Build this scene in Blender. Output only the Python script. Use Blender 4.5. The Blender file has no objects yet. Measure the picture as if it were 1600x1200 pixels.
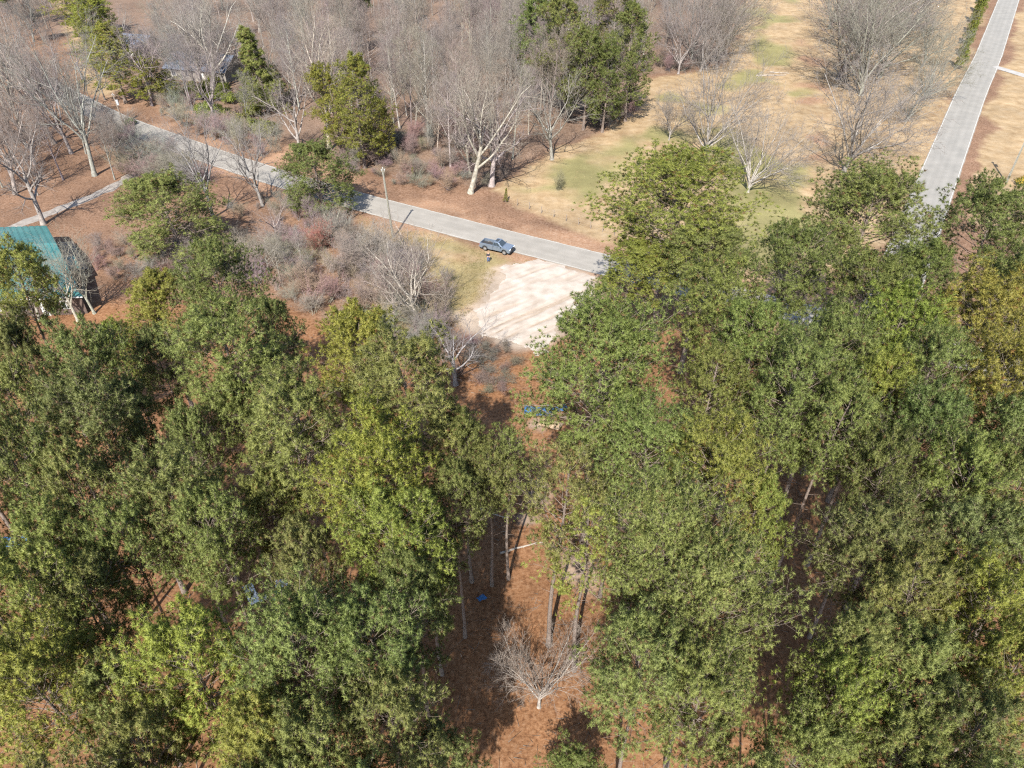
import bpy, bmesh, math, random
import numpy as np
from mathutils import Vector, Matrix

# ------------------------------------------------------------------ camera, sky, sun, exposure
sc = bpy.context.scene
COL = sc.collection
FPX, PITCH, H = 1142.0, math.radians(38.2), 54.0
cam_d = bpy.data.cameras.new('camera'); cam = bpy.data.objects.new('camera', cam_d); COL.objects.link(cam)
cam_d.sensor_fit = 'HORIZONTAL'; cam_d.angle = 2*math.atan(800/FPX)
cam_d.clip_start = 0.5; cam_d.clip_end = 6000
cam.location = (0, 0, H); cam.rotation_euler = (math.pi/2-PITCH, 0, 0)
sc.camera = cam
SUN_EL, SUN_AZ = math.radians(47.0), math.radians(13.0)      # shadows fall towards +Y, a little to +X
w = bpy.data.worlds.new('World'); sc.world = w; w.use_nodes = True
wn = w.node_tree
sky = wn.nodes.new('ShaderNodeTexSky'); sky.sky_type = 'NISHITA'; sky.sun_disc = False
sky.sun_elevation = SUN_EL; sky.sun_rotation = math.pi+SUN_AZ
bg = wn.nodes['Background']; bg.inputs[1].default_value = 0.12
wn.links.new(sky.outputs[0], bg.inputs[0])
sl = bpy.data.lights.new('sun', 'SUN'); sl.energy = 4.9; sl.angle = math.radians(0.5); sl.color = (1, 0.945, 0.86)
so = bpy.data.objects.new('sun', sl); COL.objects.link(so)
sd = Vector((math.sin(SUN_AZ)*math.cos(SUN_EL), math.cos(SUN_AZ)*math.cos(SUN_EL), -math.sin(SUN_EL)))
so.rotation_euler = sd.to_track_quat('-Z', 'Y').to_euler(); so.location = (-20, -60, 90)
vs = sc.view_settings; vs.view_transform = 'Standard'; vs.look = 'None'; vs.gamma = 1; vs.use_curve_mapping = False
vs.exposure = 1.35
cy = sc.cycles; cy.max_bounces = 4; cy.diffuse_bounces = 2; cy.glossy_bounces = 1; cy.transmission_bounces = 2; cy.transparent_max_bounces = 2
cy.use_denoising = False; cy.caustics_reflective = False; cy.caustics_refractive = False; sc.cycles.filter_width = 1.2

# ------------------------------------------------------------------ helpers
FW = np.array([0, math.cos(PITCH), -math.sin(PITCH)]); UP = np.array([0, math.sin(PITCH), math.cos(PITCH)])
def G(u, v, z=0.0):
    """photo pixel (1600x1200) + height above ground -> point"""
    d = FW+(u-800)/FPX*np.array([1., 0, 0])-(v-600)/FPX*UP
    t = (z-H)/d[2]
    return np.array([0, 0, H])+t*d
def depth(P): return float((np.asarray(P)-np.array([0, 0, H]))@FW)

def mesh_np(name, verts, faces, mat=None, smooth=False, attrs=None, normals=None):
    """faces: list of int arrays (M,k)"""
    me = bpy.data.meshes.new(name)
    verts = np.asarray(verts, dtype=np.float32)
    me.vertices.add(len(verts)); me.vertices.foreach_set('co', verts.ravel())
    faces = [np.asarray(f, dtype=np.int32) for f in faces if len(f)]
    nl = sum(f.size for f in faces); nf = sum(len(f) for f in faces)
    me.loops.add(nl); me.polygons.add(nf)
    me.loops.foreach_set('vertex_index', np.concatenate([f.ravel() for f in faces]))
    tot = np.concatenate([np.full(len(f), f.shape[1], np.int32) for f in faces])
    st = np.concatenate([[0], np.cumsum(tot)[:-1]]).astype(np.int32)
    me.polygons.foreach_set('loop_start', st)
    if smooth: me.polygons.foreach_set('use_smooth', np.ones(nf, bool))
    if attrs:
        for k, a in attrs.items():
            at = me.attributes.new(k, 'FLOAT', 'POINT'); at.data.foreach_set('value', np.asarray(a, np.float32))
    me.update(calc_edges=True); me.validate()
    if normals is not None: me.normals_split_custom_set_from_vertices(normals)
    if mat: me.materials.append(mat)
    return me
def ob(name, me, parent=None):
    o = bpy.data.objects.new(name, me); COL.objects.link(o)
    if parent: o.parent = parent
    return o
def tag(o, label=None, cat=None, group=None, kind=None):
    if label: o['label'] = label
    if cat: o['category'] = cat
    if group: o['group'] = group
    if kind: o['kind'] = kind
    return o
def empty(name, loc, rz=0, label=None, cat=None, group=None):
    o = bpy.data.objects.new(name, None); COL.objects.link(o); o.empty_display_size = .3
    o.location = loc; o.rotation_euler = (0, 0, rz)
    return tag(o, label, cat, group)

class MB:
    def __init__(s): s.v = []; s.f = []
    def add(s, v, f):
        b = len(s.v); s.v += [tuple(map(float, p)) for p in v]; s.f += [tuple(i+b for i in q) for q in f]; return s
    def box(s, c, d, rz=0, ry=0, rx=0):
        M = Matrix.Translation(c) @ Matrix.Rotation(rz, 4, 'Z') @ Matrix.Rotation(ry, 4, 'Y') @ Matrix.Rotation(rx, 4, 'X')
        x, y, z = d[0]/2, d[1]/2, d[2]/2
        v = [M @ Vector(p) for p in ((-x,-y,-z),(x,-y,-z),(x,y,-z),(-x,y,-z),(-x,-y,z),(x,-y,z),(x,y,z),(-x,y,z))]
        return s.add(v, [(3,2,1,0),(4,5,6,7),(0,1,5,4),(1,2,6,5),(2,3,7,6),(3,0,4,7)])
    def prism(s, poly, a, b, axis='y'):
        """extrude an x-z polygon from y=a to y=b"""
        n = len(poly)
        mk = (lambda p, t: (p[0], t, p[1])) if axis == 'y' else ((lambda p, t: (p[0], p[1], t)) if axis == 'z' else (lambda p, t: (t, p[0], p[1])))
        v = [mk(p, a) for p in poly]+[mk(p, b) for p in poly]
        f = [tuple(range(n)), tuple(range(2*n-1, n-1, -1))]
        f += [(i, i+n, (i+1) % n+n, (i+1) % n) for i in range(n)]
        return s.add(v, f)
    def cyl(s, p0, p1, r0, r1=None, n=12, cap=True):
        r1 = r0 if r1 is None else r1
        p0, p1 = Vector(p0), Vector(p1); t = (p1-p0).normalized()
        u = t.cross(Vector((0, 0, 1)) if abs(t.z) < .9 else Vector((1, 0, 0))).normalized(); q = t.cross(u)
        v = [p0+r0*(math.cos(2*math.pi*i/n)*u+math.sin(2*math.pi*i/n)*q) for i in range(n)]
        v += [p1+r1*(math.cos(2*math.pi*i/n)*u+math.sin(2*math.pi*i/n)*q) for i in range(n)]
        f = [(i, (i+1) % n, (i+1) % n+n, i+n) for i in range(n)]
        if cap: f += [tuple(range(n-1, -1, -1)), tuple(range(n, 2*n))]
        return s.add(v, f)
    def build(s, name, mat, parent=None, bevel=0, smooth=False, seg=2):
        me = bpy.data.meshes.new(name); me.from_pydata(s.v, [], s.f)
        bm = bmesh.new(); bm.from_mesh(me); bmesh.ops.recalc_face_normals(bm, faces=bm.faces)
        if bevel: bmesh.ops.bevel(bm, geom=bm.edges[:]+bm.verts[:], offset=bevel, segments=seg, affect='EDGES', clamp_overlap=True)
        bm.to_mesh(me); bm.free()
        if smooth: me.polygons.foreach_set('use_smooth', np.ones(len(me.polygons), bool))
        me.materials.append(mat); return ob(name, me, parent)

# ------------------------------------------------------------------ materials
def mat(name, col, rough=.7, var=0.0, scale=5.0, bump=0.0, metal=0, col2=None, detail=4, coat=0, coords='Object', spec=.3):
    m = bpy.data.materials.new(name); m.use_nodes = True; nt = m.node_tree; b = nt.nodes['Principled BSDF']
    b.inputs['Roughness'].default_value = rough; b.inputs['Metallic'].default_value = metal
    b.inputs['Specular IOR Level'].default_value = spec
    if coat: b.inputs['Coat Weight'].default_value = coat; b.inputs['Coat Roughness'].default_value = .08
    if var or col2:
        tc = nt.nodes.new('ShaderNodeTexCoord'); nz = nt.nodes.new('ShaderNodeTexNoise')
        nz.inputs['Scale'].default_value = scale; nz.inputs['Detail'].default_value = detail
        nt.links.new(tc.outputs[coords], nz.inputs['Vector'])
        cr = nt.nodes.new('ShaderNodeValToRGB'); cr.color_ramp.elements[0].position = .32; cr.color_ramp.elements[1].position = .68
        c2 = col2 or tuple(min(1, c*(1+var)) for c in col); c1 = col if col2 else tuple(c*(1-var) for c in col)
        cr.color_ramp.elements[0].color = (*c1, 1); cr.color_ramp.elements[1].color = (*c2, 1)
        nt.links.new(nz.outputs['Fac'], cr.inputs[0]); nt.links.new(cr.outputs[0], b.inputs['Base Color'])
        if bump:
            bp = nt.nodes.new('ShaderNodeBump'); bp.inputs['Strength'].default_value = bump; bp.inputs['Distance'].default_value = .05
            nt.links.new(nz.outputs['Fac'], bp.inputs['Height']); nt.links.new(bp.outputs[0], b.inputs['Normal'])
    else: b.inputs['Base Color'].default_value = (*col, 1)
    return m

def needle_mat():
    m = bpy.data.materials.new('pine_needles'); m.use_nodes = True; nt = m.node_tree; N = nt.nodes; L = nt.links
    b = N['Principled BSDF']; out = N['Material Output']
    oi = N.new('ShaderNodeObjectInfo'); at = N.new('ShaderNodeAttribute'); at.attribute_name = 'tone'
    cr = N.new('ShaderNodeValToRGB'); e = cr.color_ramp.elements
    e[0].position = 0; e[0].color = (.155, .095, .045, 1)
    e[1].position = .045; e[1].color = (.098, .120, .036, 1)
    x = e.new(.035); x.color = (.14, .09, .04, 1)
    x = e.new(.5); x.color = (.178, .204, .060, 1)
    x = e.new(1); x.color = (.248, .268, .084, 1)
    L.new(at.outputs['Fac'], cr.inputs[0])
    mx = N.new('ShaderNodeMix'); mx.data_type = 'RGBA'; mx.blend_type = 'MULTIPLY'; mx.inputs[0].default_value = 1
    L.new(cr.outputs[0], mx.inputs[6]); L.new(oi.outputs['Color'], mx.inputs[7])
    L.new(mx.outputs[2], b.inputs['Base Color']); b.inputs['Roughness'].default_value = .55; b.inputs['Specular IOR Level'].default_value = .35
    tr = N.new('ShaderNodeBsdfTranslucent'); L.new(mx.outputs[2], tr.inputs[0])
    ms = N.new('ShaderNodeMixShader'); ms.inputs[0].default_value = .35
    L.new(b.outputs[0], ms.inputs[1]); L.new(tr.outputs[0], ms.inputs[2]); L.new(ms.outputs[0], out.inputs[0])
    return m
M = {}
M['needles'] = needle_mat()
M['pine_bark'] = mat('pine_bark', (0.097, 0.071, 0.057), .9, scale=9, col2=(0.206, 0.171, 0.149), bump=.6)
M['pine_twig'] = mat('pine_twig', (0.125, 0.094, 0.068), .9, scale=3, col2=(0.228, 0.188, 0.149))
def bark_mat(name, a, b):
    """pale hardwood bark: tint per tree through the object colour"""
    m = mat(name, a, .9, scale=3.5, col2=b, bump=.4); nt = m.node_tree; N = nt.nodes
    oi = N.new('ShaderNodeObjectInfo'); mx = N.new('ShaderNodeMix'); mx.data_type = 'RGBA'; mx.blend_type = 'MULTIPLY'; mx.inputs[0].default_value = 1
    bs = N['Principled BSDF']; src = bs.inputs['Base Color'].links[0].from_socket
    nt.links.new(src, mx.inputs[6]); nt.links.new(oi.outputs['Color'], mx.inputs[7]); nt.links.new(mx.outputs[2], bs.inputs['Base Color'])
    return m
M['grey_bark'] = bark_mat('grey_bark', (0.124, 0.111, 0.098), (0.270, 0.251, 0.229))
M['grey_twig'] = bark_mat('grey_twig', (0.126, 0.108, 0.096), (0.195, 0.176, 0.158))
M['wood_pole'] = mat('weathered_pole_wood', (0.137, 0.134, 0.108), .9, scale=6, col2=(0.206, 0.194, 0.160), bump=.3)
M['white_metal'] = mat('galvanised_metal', (.62, .65, .67), .4, .12, 4, metal=.3)
M['teal_roof'] = mat('teal_metal_roof', (0.027, 0.111, 0.109), .42, scale=.35, col2=(0.048, 0.144, 0.138), spec=.5)
M['brown_wall'] = mat('brown_siding', (0.090, 0.064, 0.053), .8, .25, 3)
M['white_trim'] = mat('white_trim', (0.562, 0.555, 0.525), .6, .06, 3)
M['glass'] = mat('dark_glass', (.03, .04, .05), .06, spec=.6)
M['blue_shingle'] = mat('blue_grey_shingles', (0.075, 0.094, 0.131), .85, scale=6, col2=(0.128, 0.150, 0.195), bump=.3)
M['pale_siding'] = mat('pale_siding', (0.203, 0.188, 0.165), .8, .1, 3)
M['truck_paint'] = mat('silver_blue_paint', (.20, .25, .32), .3, .05, 2, metal=.55, coat=.8)
M['black_plastic'] = mat('black_plastic', (.025, .026, .028), .6, .2, 9)
M['rubber'] = mat('tyre_rubber', (.03, .03, .03), .85, .2, 9)
M['rim'] = mat('alloy_rim', (.5, .51, .53), .3, .06, 8, metal=.8)
M['lamp_clear'] = mat('headlamp_lens', (.75, .78, .8), .12, .05, 5)
M['lamp_red'] = mat('tail_lamp_lens', (.4, .02, .02), .2, .1, 5)
M['jeans'] = mat('blue_denim', (.06, .10, .22), .9, .2, 20)
M['dark_shirt'] = mat('dark_shirt', (.03, .03, .045), .9, .2, 20)
M['skin'] = mat('skin', (.52, .30, .22), .55, .06, 12)
M['hair'] = mat('brown_hair', (.16, .07, .04), .6, .2, 30)
M['shoe'] = mat('shoe_leather', (.06, .05, .045), .7, .1, 20)
M['blue_tarp'] = mat('blue_tarp', (0.026, 0.105, 0.270), .4, .25, 2)
M['white_sheet'] = mat('white_sheet_metal', (0.510, 0.525, 0.540), .45, .12, 1.5)
M['plywood'] = mat('weathered_plywood', (0.315, 0.225, 0.143), .85, .2, 3)
M['green_plastic'] = mat('green_plastic', (.03, .27, .20), .5, .1, 4)
M['red_plastic'] = mat('red_plastic', (.30, .035, .035), .45, .15, 4)
M['grey_log'] = mat('bleached_log', (0.203, 0.175, 0.150), .9, scale=5, col2=(0.291, 0.261, 0.228), bump=.4)
M['old_post'] = mat('old_post_wood', (.20, .165, .135), .9, .25, 8)
M['wire'] = mat('fence_wire', (.22, .18, .16), .6, .2, 3, metal=.6)
M['concrete'] = mat('pale_concrete', (0.256, 0.246, 0.233), .9, .12, .7, bump=.1)

# ------------------------------------------------------------------ roads in plan
def poly_px(pts): return [G(u, v)[:2] for u, v in pts]
def smooth_line(pts, step=2.0):
    p = np.array(pts); d = np.r_[0, np.cumsum(np.linalg.norm(np.diff(p, axis=0), axis=1))]
    t = np.arange(0, d[-1], step); t = np.r_[t, d[-1]]
    q = np.c_[np.interp(t, d, p[:, 0]), np.interp(t, d, p[:, 1])]
    for _ in range(14):
        q[1:-1] = .5*q[1:-1]+.25*(q[:-2]+q[2:])
    return q
def ext(pts, d0=0, d1=0):
    p = [np.array(x) for x in pts]
    if d0: p.insert(0, p[0]+(p[0]-p[1])/np.linalg.norm(p[0]-p[1])*d0)
    if d1: p.append(p[-1]+(p[-1]-p[-2])/np.linalg.norm(p[-1]-p[-2])*d1)
    return p
MAIN = smooth_line(ext(poly_px([(0, 82), (67, 130), (143, 170), (180, 189), (253, 215), (334, 245), (438, 279), (557, 314), (680, 346), (800, 377), (888, 399), (1159, 468), (1370, 522), (1600, 581)]), 140, 200))
SIDE = smooth_line(ext(poly_px([(1372, 522), (1456, 303), (1516, 149), (1544.5, 88), (1576, 0)]), 0, 260))
DRIVE = smooth_line(ext(poly_px([(1553, 104), (1575, 110), (1600, 118)]), 0, 40), 1)
GRAVEL = smooth_line(ext(poly_px([(238, 228), (222, 262), (185, 291), (130, 312), (80, 332), (30, 352)]), 0, 30), 1.5)
WM, WS, WD, WG = 6.3, 6.7, 2.8, 2.3
def dist_line(X, Y, line):
    best = np.full(X.shape, 1e9)
    for a, b in zip(line[:-1], line[1:]):
        dx, dy = b-a; l2 = dx*dx+dy*dy+1e-9
        t = np.clip(((X-a[0])*dx+(Y-a[1])*dy)/l2, 0, 1)
        best = np.minimum(best, (X-a[0]-t*dx)**2+(Y-a[1]-t*dy)**2)
    return np.sqrt(best)
def pdist(X, Y, poly):
    """signed distance to polygon, positive inside"""
    p = np.array(poly); n = len(p); ins = np.zeros(X.shape, bool); best = np.full(X.shape, 1e9)
    for i in range(n):
        a, b = p[i], p[(i+1) % n]
        c = (a[1] > Y) != (b[1] > Y)
        with np.errstate(divide='ignore', invalid='ignore'):
            xi = (b[0]-a[0])*(Y-a[1])/(b[1]-a[1]+1e-12)+a[0]
        ins ^= c & (X < xi)
        dx, dy = b-a; t = np.clip(((X-a[0])*dx+(Y-a[1])*dy)/(dx*dx+dy*dy+1e-9), 0, 1)
        best = np.minimum(best, (X-a[0]-t*dx)**2+(Y-a[1]-t*dy)**2)
    return np.where(ins, 1, -1)*np.sqrt(best)
def vnoise(X, Y, s, seed):
    r = np.random.RandomState(seed); T = r.rand(256, 256)
    x, y = X/s+500.3, Y/s+500.7; i, j = np.floor(x).astype(int), np.floor(y).astype(int); fx, fy = x-i, y-j
    fx, fy = fx*fx*(3-2*fx), fy*fy*(3-2*fy)
    g = lambda a, b: T[a % 256, b % 256]
    return (g(i, j)*(1-fx)+g(i+1, j)*fx)*(1-fy)+(g(i, j+1)*(1-fx)+g(i+1, j+1)*fx)*fy
def fbm(X, Y, s, seed): return sum(vnoise(X, Y, s/2**k, seed+k)*.5**k for k in range(4))/1.875
def sstep(x, a, b):
    t = np.clip((x-a)/(b-a), 0, 1); return t*t*(3-2*t)

# zones, outlined on the ground
FIELD = poly_px([(780, 300), (870, 235), (960, 195), (1000, 125), (1130, 105), (1165, 0), (1180, -60), (1280, -60), (1270, 80), (1280, 240), (1300, 280), (1330, 420), (1200, 460), (1000, 430), (905, 360), (800, 322)])
LAWN = poly_px([(1500, 320), (1560, 130), (1600, 0), (1700, 0), (2100, 300), (1700, 500)])
VERGE = poly_px([(1180, -60), (1560, -60), (1500, 150), (1440, 320), (1330, 420), (1260, 300)])
LOT = poly_px([(784, 424), (806, 419), (828, 412), (846, 407), (880, 416), (915, 426), (925, 432), (915, 470), (880, 515), (850, 548), (800, 545), (745, 515), (728, 500), (745, 492), (762, 474), (776, 444)])
BRUSHY = poly_px([(560, 335), (700, 370), (850, 410), (790, 425), (770, 470), (720, 510), (620, 540), (560, 440)])
PINES = poly_px([(-900, 520), (60, 480), (200, 470), (440, 470), (640, 560), (760, 570), (850, 540), (930, 480), (1160, 492), (1330, 540), (1500, 580), (2500, 800), (2500, 2200), (-900, 2200)])
WOODS = poly_px([(-400, -140), (1150, -140), (1130, 100), (1000, 120), (960, 190), (860, 235), (780, 295), (560, 262), (440, 235), (250, 165), (120, 60), (-100, -20)])
LEFTY = poly_px([(-700, 100), (60, 140), (180, 205), (330, 260), (560, 335), (560, 440), (420, 470), (200, 470), (0, 480), (-700, 520)])
DIRT = poly_px([(150, 165), (180, 150), (200, 145), (165, 110), (150, 60), (110, 0), (80, 0), (105, 60), (125, 110), (140, 150)])
BANK = poly_px([(190, 160), (260, 180), (440, 255), (560, 292), (560, 250), (430, 215), (260, 140)])

xs = np.unique(np.r_[np.linspace(-1800, -260, 14), np.arange(-260, -95, 3.0), np.arange(-95, 95, .8), np.arange(95, 260, 3.0), np.linspace(260, 1800, 14)])
ys = np.unique(np.r_[np.linspace(-600, -20, 10), np.arange(-20, 16, 3.0), np.arange(16, 150, .8), np.arange(150, 330, 2.5), np.linspace(330, 2400, 20)])
X, Y = np.meshgrid(xs, ys)
wx = (fbm(X, Y, 9, 11)-.5)*7; wy = (fbm(X, Y, 9, 31)-.5)*7
XW, YW = X+wx, Y+wy
d_main, d_side = dist_line(X, Y, MAIN), dist_line(X, Y, SIDE)
d_road = np.minimum(d_main-WM/2, d_side-WS/2); d_drv = np.minimum(dist_line(X, Y, DRIVE)-WD/2, dist_line(X, Y, GRAVEL)-WG/2)
lot_d = pdist(X, Y, LOT)
Zr = (fbm(X, Y, 14, 5)-.5)*.9+(fbm(X, Y, 2.2, 9)-.5)*.16
Zr = np.minimum(Zr, .25)*sstep(np.minimum(np.minimum(d_road, d_drv), -lot_d), .8, 7)
Zr = Zr-.02-.10*sstep(d_road, .6, 2)*(1-sstep(d_road, 2.5, 4.5))*sstep(-lot_d, 0, 2)
w_grass = np.maximum.reduce([sstep(pdist(XW, YW, FIELD), -2.5, 2.5), sstep(pdist(XW, YW, LAWN), -1, 2), sstep(pdist(XW, YW, VERGE), -2, 2)*.75,
    sstep(pdist(XW, YW, BRUSHY), -2, 2)*.8, .8*sstep(pdist(XW, YW, DIRT), -1.5, 1.5)])
w_pine = sstep(pdist(XW, YW, PINES), -3, 3)
w_wood = sstep(pdist(XW, YW, WOODS), -3, 3)
w_green = .74*sstep(pdist(X+wx*2, Y+wy*2, FIELD), 0, 8)*sstep(fbm(X, Y, 16, 77), .43, .62)+.5*sstep(pdist(XW, YW, BRUSHY), -1, 3)*sstep(fbm(X, Y, 9, 78), .42, .6)
w_clay = np.maximum(.85*(1-sstep(d_main-WM/2+(wx*.5), 1.6, 6.0))*sstep(Y-(MAIN[0][1]*0+60), 0, 1)*sstep(fbm(X, Y, 7, 55), .34, .52), sstep(pdist(XW, YW, BANK), -2, 3)*.9)
w_clay = np.maximum(w_clay, .8*sstep(pdist(XW, YW, poly_px([(1250, 60), (1285, 90), (1290, 240), (1270, 300), (1240, 200)])), -4, 3)*sstep(fbm(X, Y, 6, 57), .4, .6))
w_sand = sstep(pdist(X+wx*.8, Y+wy*.8, LOT), -3.0, 1.0)
for u_, v_, r_ in ((885, 870, 3.5), (960, 800, 3.2), (850, 760, 2.6), (855, 670, 2.4), (815, 800, 2.0)):
    q_ = G(u_, v_); w_sand = np.maximum(w_sand, .55*(1-sstep(np.hypot(XW-q_[0], YW-q_[1]), .3*r_, r_)))
allz = []
n1, n0 = X.shape
idx = np.arange(n1*n0).reshape(n1, n0)
gq = np.stack([idx[:-1, :-1], idx[:-1, 1:], idx[1:, 1:], idx[1:, :-1]], -1).reshape(-1, 4)
def ground_mat():
    m = bpy.data.materials.new('ground_litter'); m.use_nodes = True; nt = m.node_tree; N = nt.nodes; L = nt.links; b = N['Principled BSDF']
    b.inputs['Roughness'].default_value = .95; b.inputs['Specular IOR Level'].default_value = .1
    tc = N.new('ShaderNodeTexCoord')
    def noise(s, d=6, r=.6, stretch=None):
        n = N.new('ShaderNodeTexNoise'); n.inputs['Scale'].default_value = s; n.inputs['Detail'].default_value = d; n.inputs['Roughness'].default_value = r
        if stretch:
            mp = N.new('ShaderNodeMapping'); mp.inputs['Scale'].default_value = stretch; L.new(tc.outputs['Object'], mp.inputs[0]); L.new(mp.outputs[0], n.inputs['Vector'])
        else: L.new(tc.outputs['Object'], n.inputs['Vector'])
        return n.outputs['Fac']
    def ramp(f, *st):
        c = N.new('ShaderNodeValToRGB'); e = c.color_ramp.elements
        e[0].position, e[0].color = st[0][0], (*st[0][1], 1); e[1].position, e[1].color = st[-1][0], (*st[-1][1], 1)
        for p, col in st[1:-1]: x = e.new(p); x.color = (*col, 1)
        L.new(f, c.inputs[0]); return c.outputs[0]
    nf, nm, nc = noise(3.2, 8, .7), noise(.45, 6, .65), noise(9, 4, .7)
    def mx(a, bb, f, t='MIX'):
        q = N.new('ShaderNodeMix'); q.data_type = 'RGBA'; q.blend_type = t
        if isinstance(f, float): q.inputs[0].default_value = f
        else: L.new(f, q.inputs[0])
        L.new(a, q.inputs[6]); L.new(bb, q.inputs[7]); return q.outputs[2]
    def fac(attr, nz, k=.7):
        a = N.new('ShaderNodeAttribute'); a.attribute_name = attr
        s1 = N.new('ShaderNodeMath'); s1.operation = 'MULTIPLY_ADD'; L.new(nz, s1.inputs[0]); s1.inputs[1].default_value = k*2; 
        s0 = N.new('ShaderNodeMath'); s0.operation = 'MULTIPLY_ADD'; L.new(a.outputs['Fac'], s0.inputs[0]); s0.inputs[1].default_value = 1+k; s0.inputs[2].default_value = -k*1.5
        L.new(s0.outputs[0], s1.inputs[2]); s1.use_clamp = True
        return s1.outputs[0]
    leaf = ramp(nf, (.32, (0.074, 0.042, 0.025)), (.5, (0.167, 0.099, 0.064)), (.78, (0.247, 0.177, 0.134)))
    straw = ramp(nf, (.32, (0.076, 0.034, 0.017)), (.5, (0.174, 0.088, 0.044)), (.8, (0.262, 0.163, 0.100)))
    wood = ramp(nf, (.32, (0.069, 0.043, 0.029)), (.5, (0.156, 0.104, 0.074)), (.8, (0.225, 0.187, 0.161)))
    grass = ramp(nm, (.25, (0.212, 0.141, 0.076)), (.5, (0.294, 0.214, 0.127)), (.78, (0.353, 0.275, 0.185)))
    grass = mx(grass, ramp(nc, (.3, (.45, .42, .40)), (.62, (1, 1, 1))), .45, 'MULTIPLY')
    green = ramp(nc, (.3, (0.110, 0.110, 0.041)), (.7, (0.219, 0.203, 0.093)))
    clay = ramp(nf, (.25, (0.156, 0.082, 0.046)), (.5, (0.234, 0.143, 0.092)), (.8, (0.301, 0.231, 0.177)))
    sand = ramp(nm, (.3, (0.246, 0.193, 0.147)), (.7, (0.317, 0.264, 0.217)))
    c = mx(leaf, straw, fac('w_pine', nm)); c = mx(c, wood, fac('w_wood', nm)); c = mx(c, grass, fac('w_grass', nm)); c = mx(c, clay, fac('w_clay', nm))
    c = mx(c, green, fac('w_green', nc, .5)); c = mx(c, sand, fac('w_sand', nm, .5))
    big = ramp(noise(.11, 6, .7), (.3, (.64, .64, .64)), (.7, (1.14, 1.14, 1.12)))
    c = mx(c, big, 1.0, 'MULTIPLY')
    L.new(c, b.inputs['Base Color'])
    bp = N.new('ShaderNodeBump'); bp.inputs['Strength'].default_value = .7; bp.inputs['Distance'].default_value = .12
    L.new(nf, bp.inputs['Height']); L.new(bp.outputs[0], b.inputs['Normal'])
    return m
gme = mesh_np('ground', np.c_[X.ravel(), Y.ravel(), Zr.ravel()], [gq], ground_mat(), True,
    dict(w_pine=w_pine.ravel(), w_wood=w_wood.ravel(), w_grass=w_grass.ravel(), w_green=w_green.ravel(), w_clay=w_clay.ravel(), w_sand=w_sand.ravel()))
tag(ob('ground', gme), 'rolling ground of tan grass, orange pine straw and leaf litter', 'ground', kind='structure')
def gz(x, y):
    i = min(max(np.searchsorted(ys, y)-1, 0), n1-2); j = min(max(np.searchsorted(xs, x)-1, 0), n0-2)
    fy, fx = (y-ys[i])/(ys[i+1]-ys[i]), (x-xs[j])/(xs[j+1]-xs[j])
    return float((Zr[i, j]*(1-fx)+Zr[i, j+1]*fx)*(1-fy)+(Zr[i+1, j]*(1-fx)+Zr[i+1, j+1]*fx)*fy)

def asphalt_mat(name, a, b, lane):
    m = mat(name, a, .9, scale=.35, col2=b, detail=8); nt = m.node_tree; N = nt.nodes; L = nt.links; bs = N['Principled BSDF']
    at = N.new('ShaderNodeAttribute'); at.attribute_name = 'across'
    cr = N.new('ShaderNodeValToRGB'); e = cr.color_ramp.elements
    e[0].position, e[0].color = 0, (.97, .93, .88, 1); e[1].position, e[1].color = 1, (.97, .93, .88, 1)
    for p, v in ((.06, 1.0), (.2, .93*lane), (.3, 1), (.42, .92*lane), (.5, .96), (.58, .93*lane), (.7, 1), (.8, .93*lane), (.94, 1)):
        x = e.new(p); x.color = (v, v, v, 1)
    nz = N.new('ShaderNodeTexNoise'); nz.inputs['Scale'].default_value = 14; nz.inputs['Detail'].default_value = 5
    tc = N.new('ShaderNodeTexCoord'); L.new(tc.outputs['Object'], nz.inputs['Vector'])
    c2 = N.new('ShaderNodeValToRGB'); c2.color_ramp.elements[0].position = .3; c2.color_ramp.elements[0].color = (.8, .8, .8, 1); c2.color_ramp.elements[1].position = .65
    L.new(nz.outputs['Fac'], c2.inputs[0]); L.new(at.outputs['Fac'], cr.inputs[0])
    src = bs.inputs['Base Color'].links[0].from_socket
    for s in (cr.outputs[0], c2.outputs[0]):
        q = N.new('ShaderNodeMix'); q.data_type = 'RGBA'; q.blend_type = 'MULTIPLY'; q.inputs[0].default_value = 1
        L.new(src, q.inputs[6]); L.new(s, q.inputs[7]); src = q.outputs[2]
    L.new(src, bs.inputs['Base Color']); return m
def strip(name, line, off0, off1, z, material, n=9, ragged=0.0, seed=0):
    p = np.asarray(line); t = np.gradient(p, axis=0); t /= np.linalg.norm(t, axis=1)[:, None]; nrm = np.c_[-t[:, 1], t[:, 0]]
    K = len(p); r = np.random.RandomState(seed); a = np.linspace(0, 1, n)
    o = off0+(off1-off0)*a[None, :]*np.ones((K, 1))
    if ragged:
        s = r.rand(K, 2)-.5; s = s*ragged*2; o[:, 0] -= s[:, 0]; o[:, -1] += s[:, 1]
    V = p[:, None, :]+nrm[:, None, :]*o[:, :, None]
    crown = z+.05*(1-(2*a-1)**2)*(abs(off1-off0) > 2)
    V = np.concatenate([V, np.broadcast_to(crown[None, :, None], (K, n, 1))], -1).reshape(-1, 3)
    i = np.arange(K*n).reshape(K, n)
    q = np.stack([i[:-1, :-1], i[:-1, 1:], i[1:, 1:], i[1:, :-1]], -1).reshape(-1, 4)
    return ob(name, mesh_np(name, V, [q[:, ::-1]], material, True, dict(across=np.tile(a, K))))
M['asphalt'] = asphalt_mat('weathered_asphalt', (0.207, 0.193, 0.171), (0.252, 0.235, 0.209), 1.0)
M['asphalt2'] = asphalt_mat('grey_asphalt', (0.194, 0.186, 0.169), (0.235, 0.223, 0.202), .97)
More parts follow.
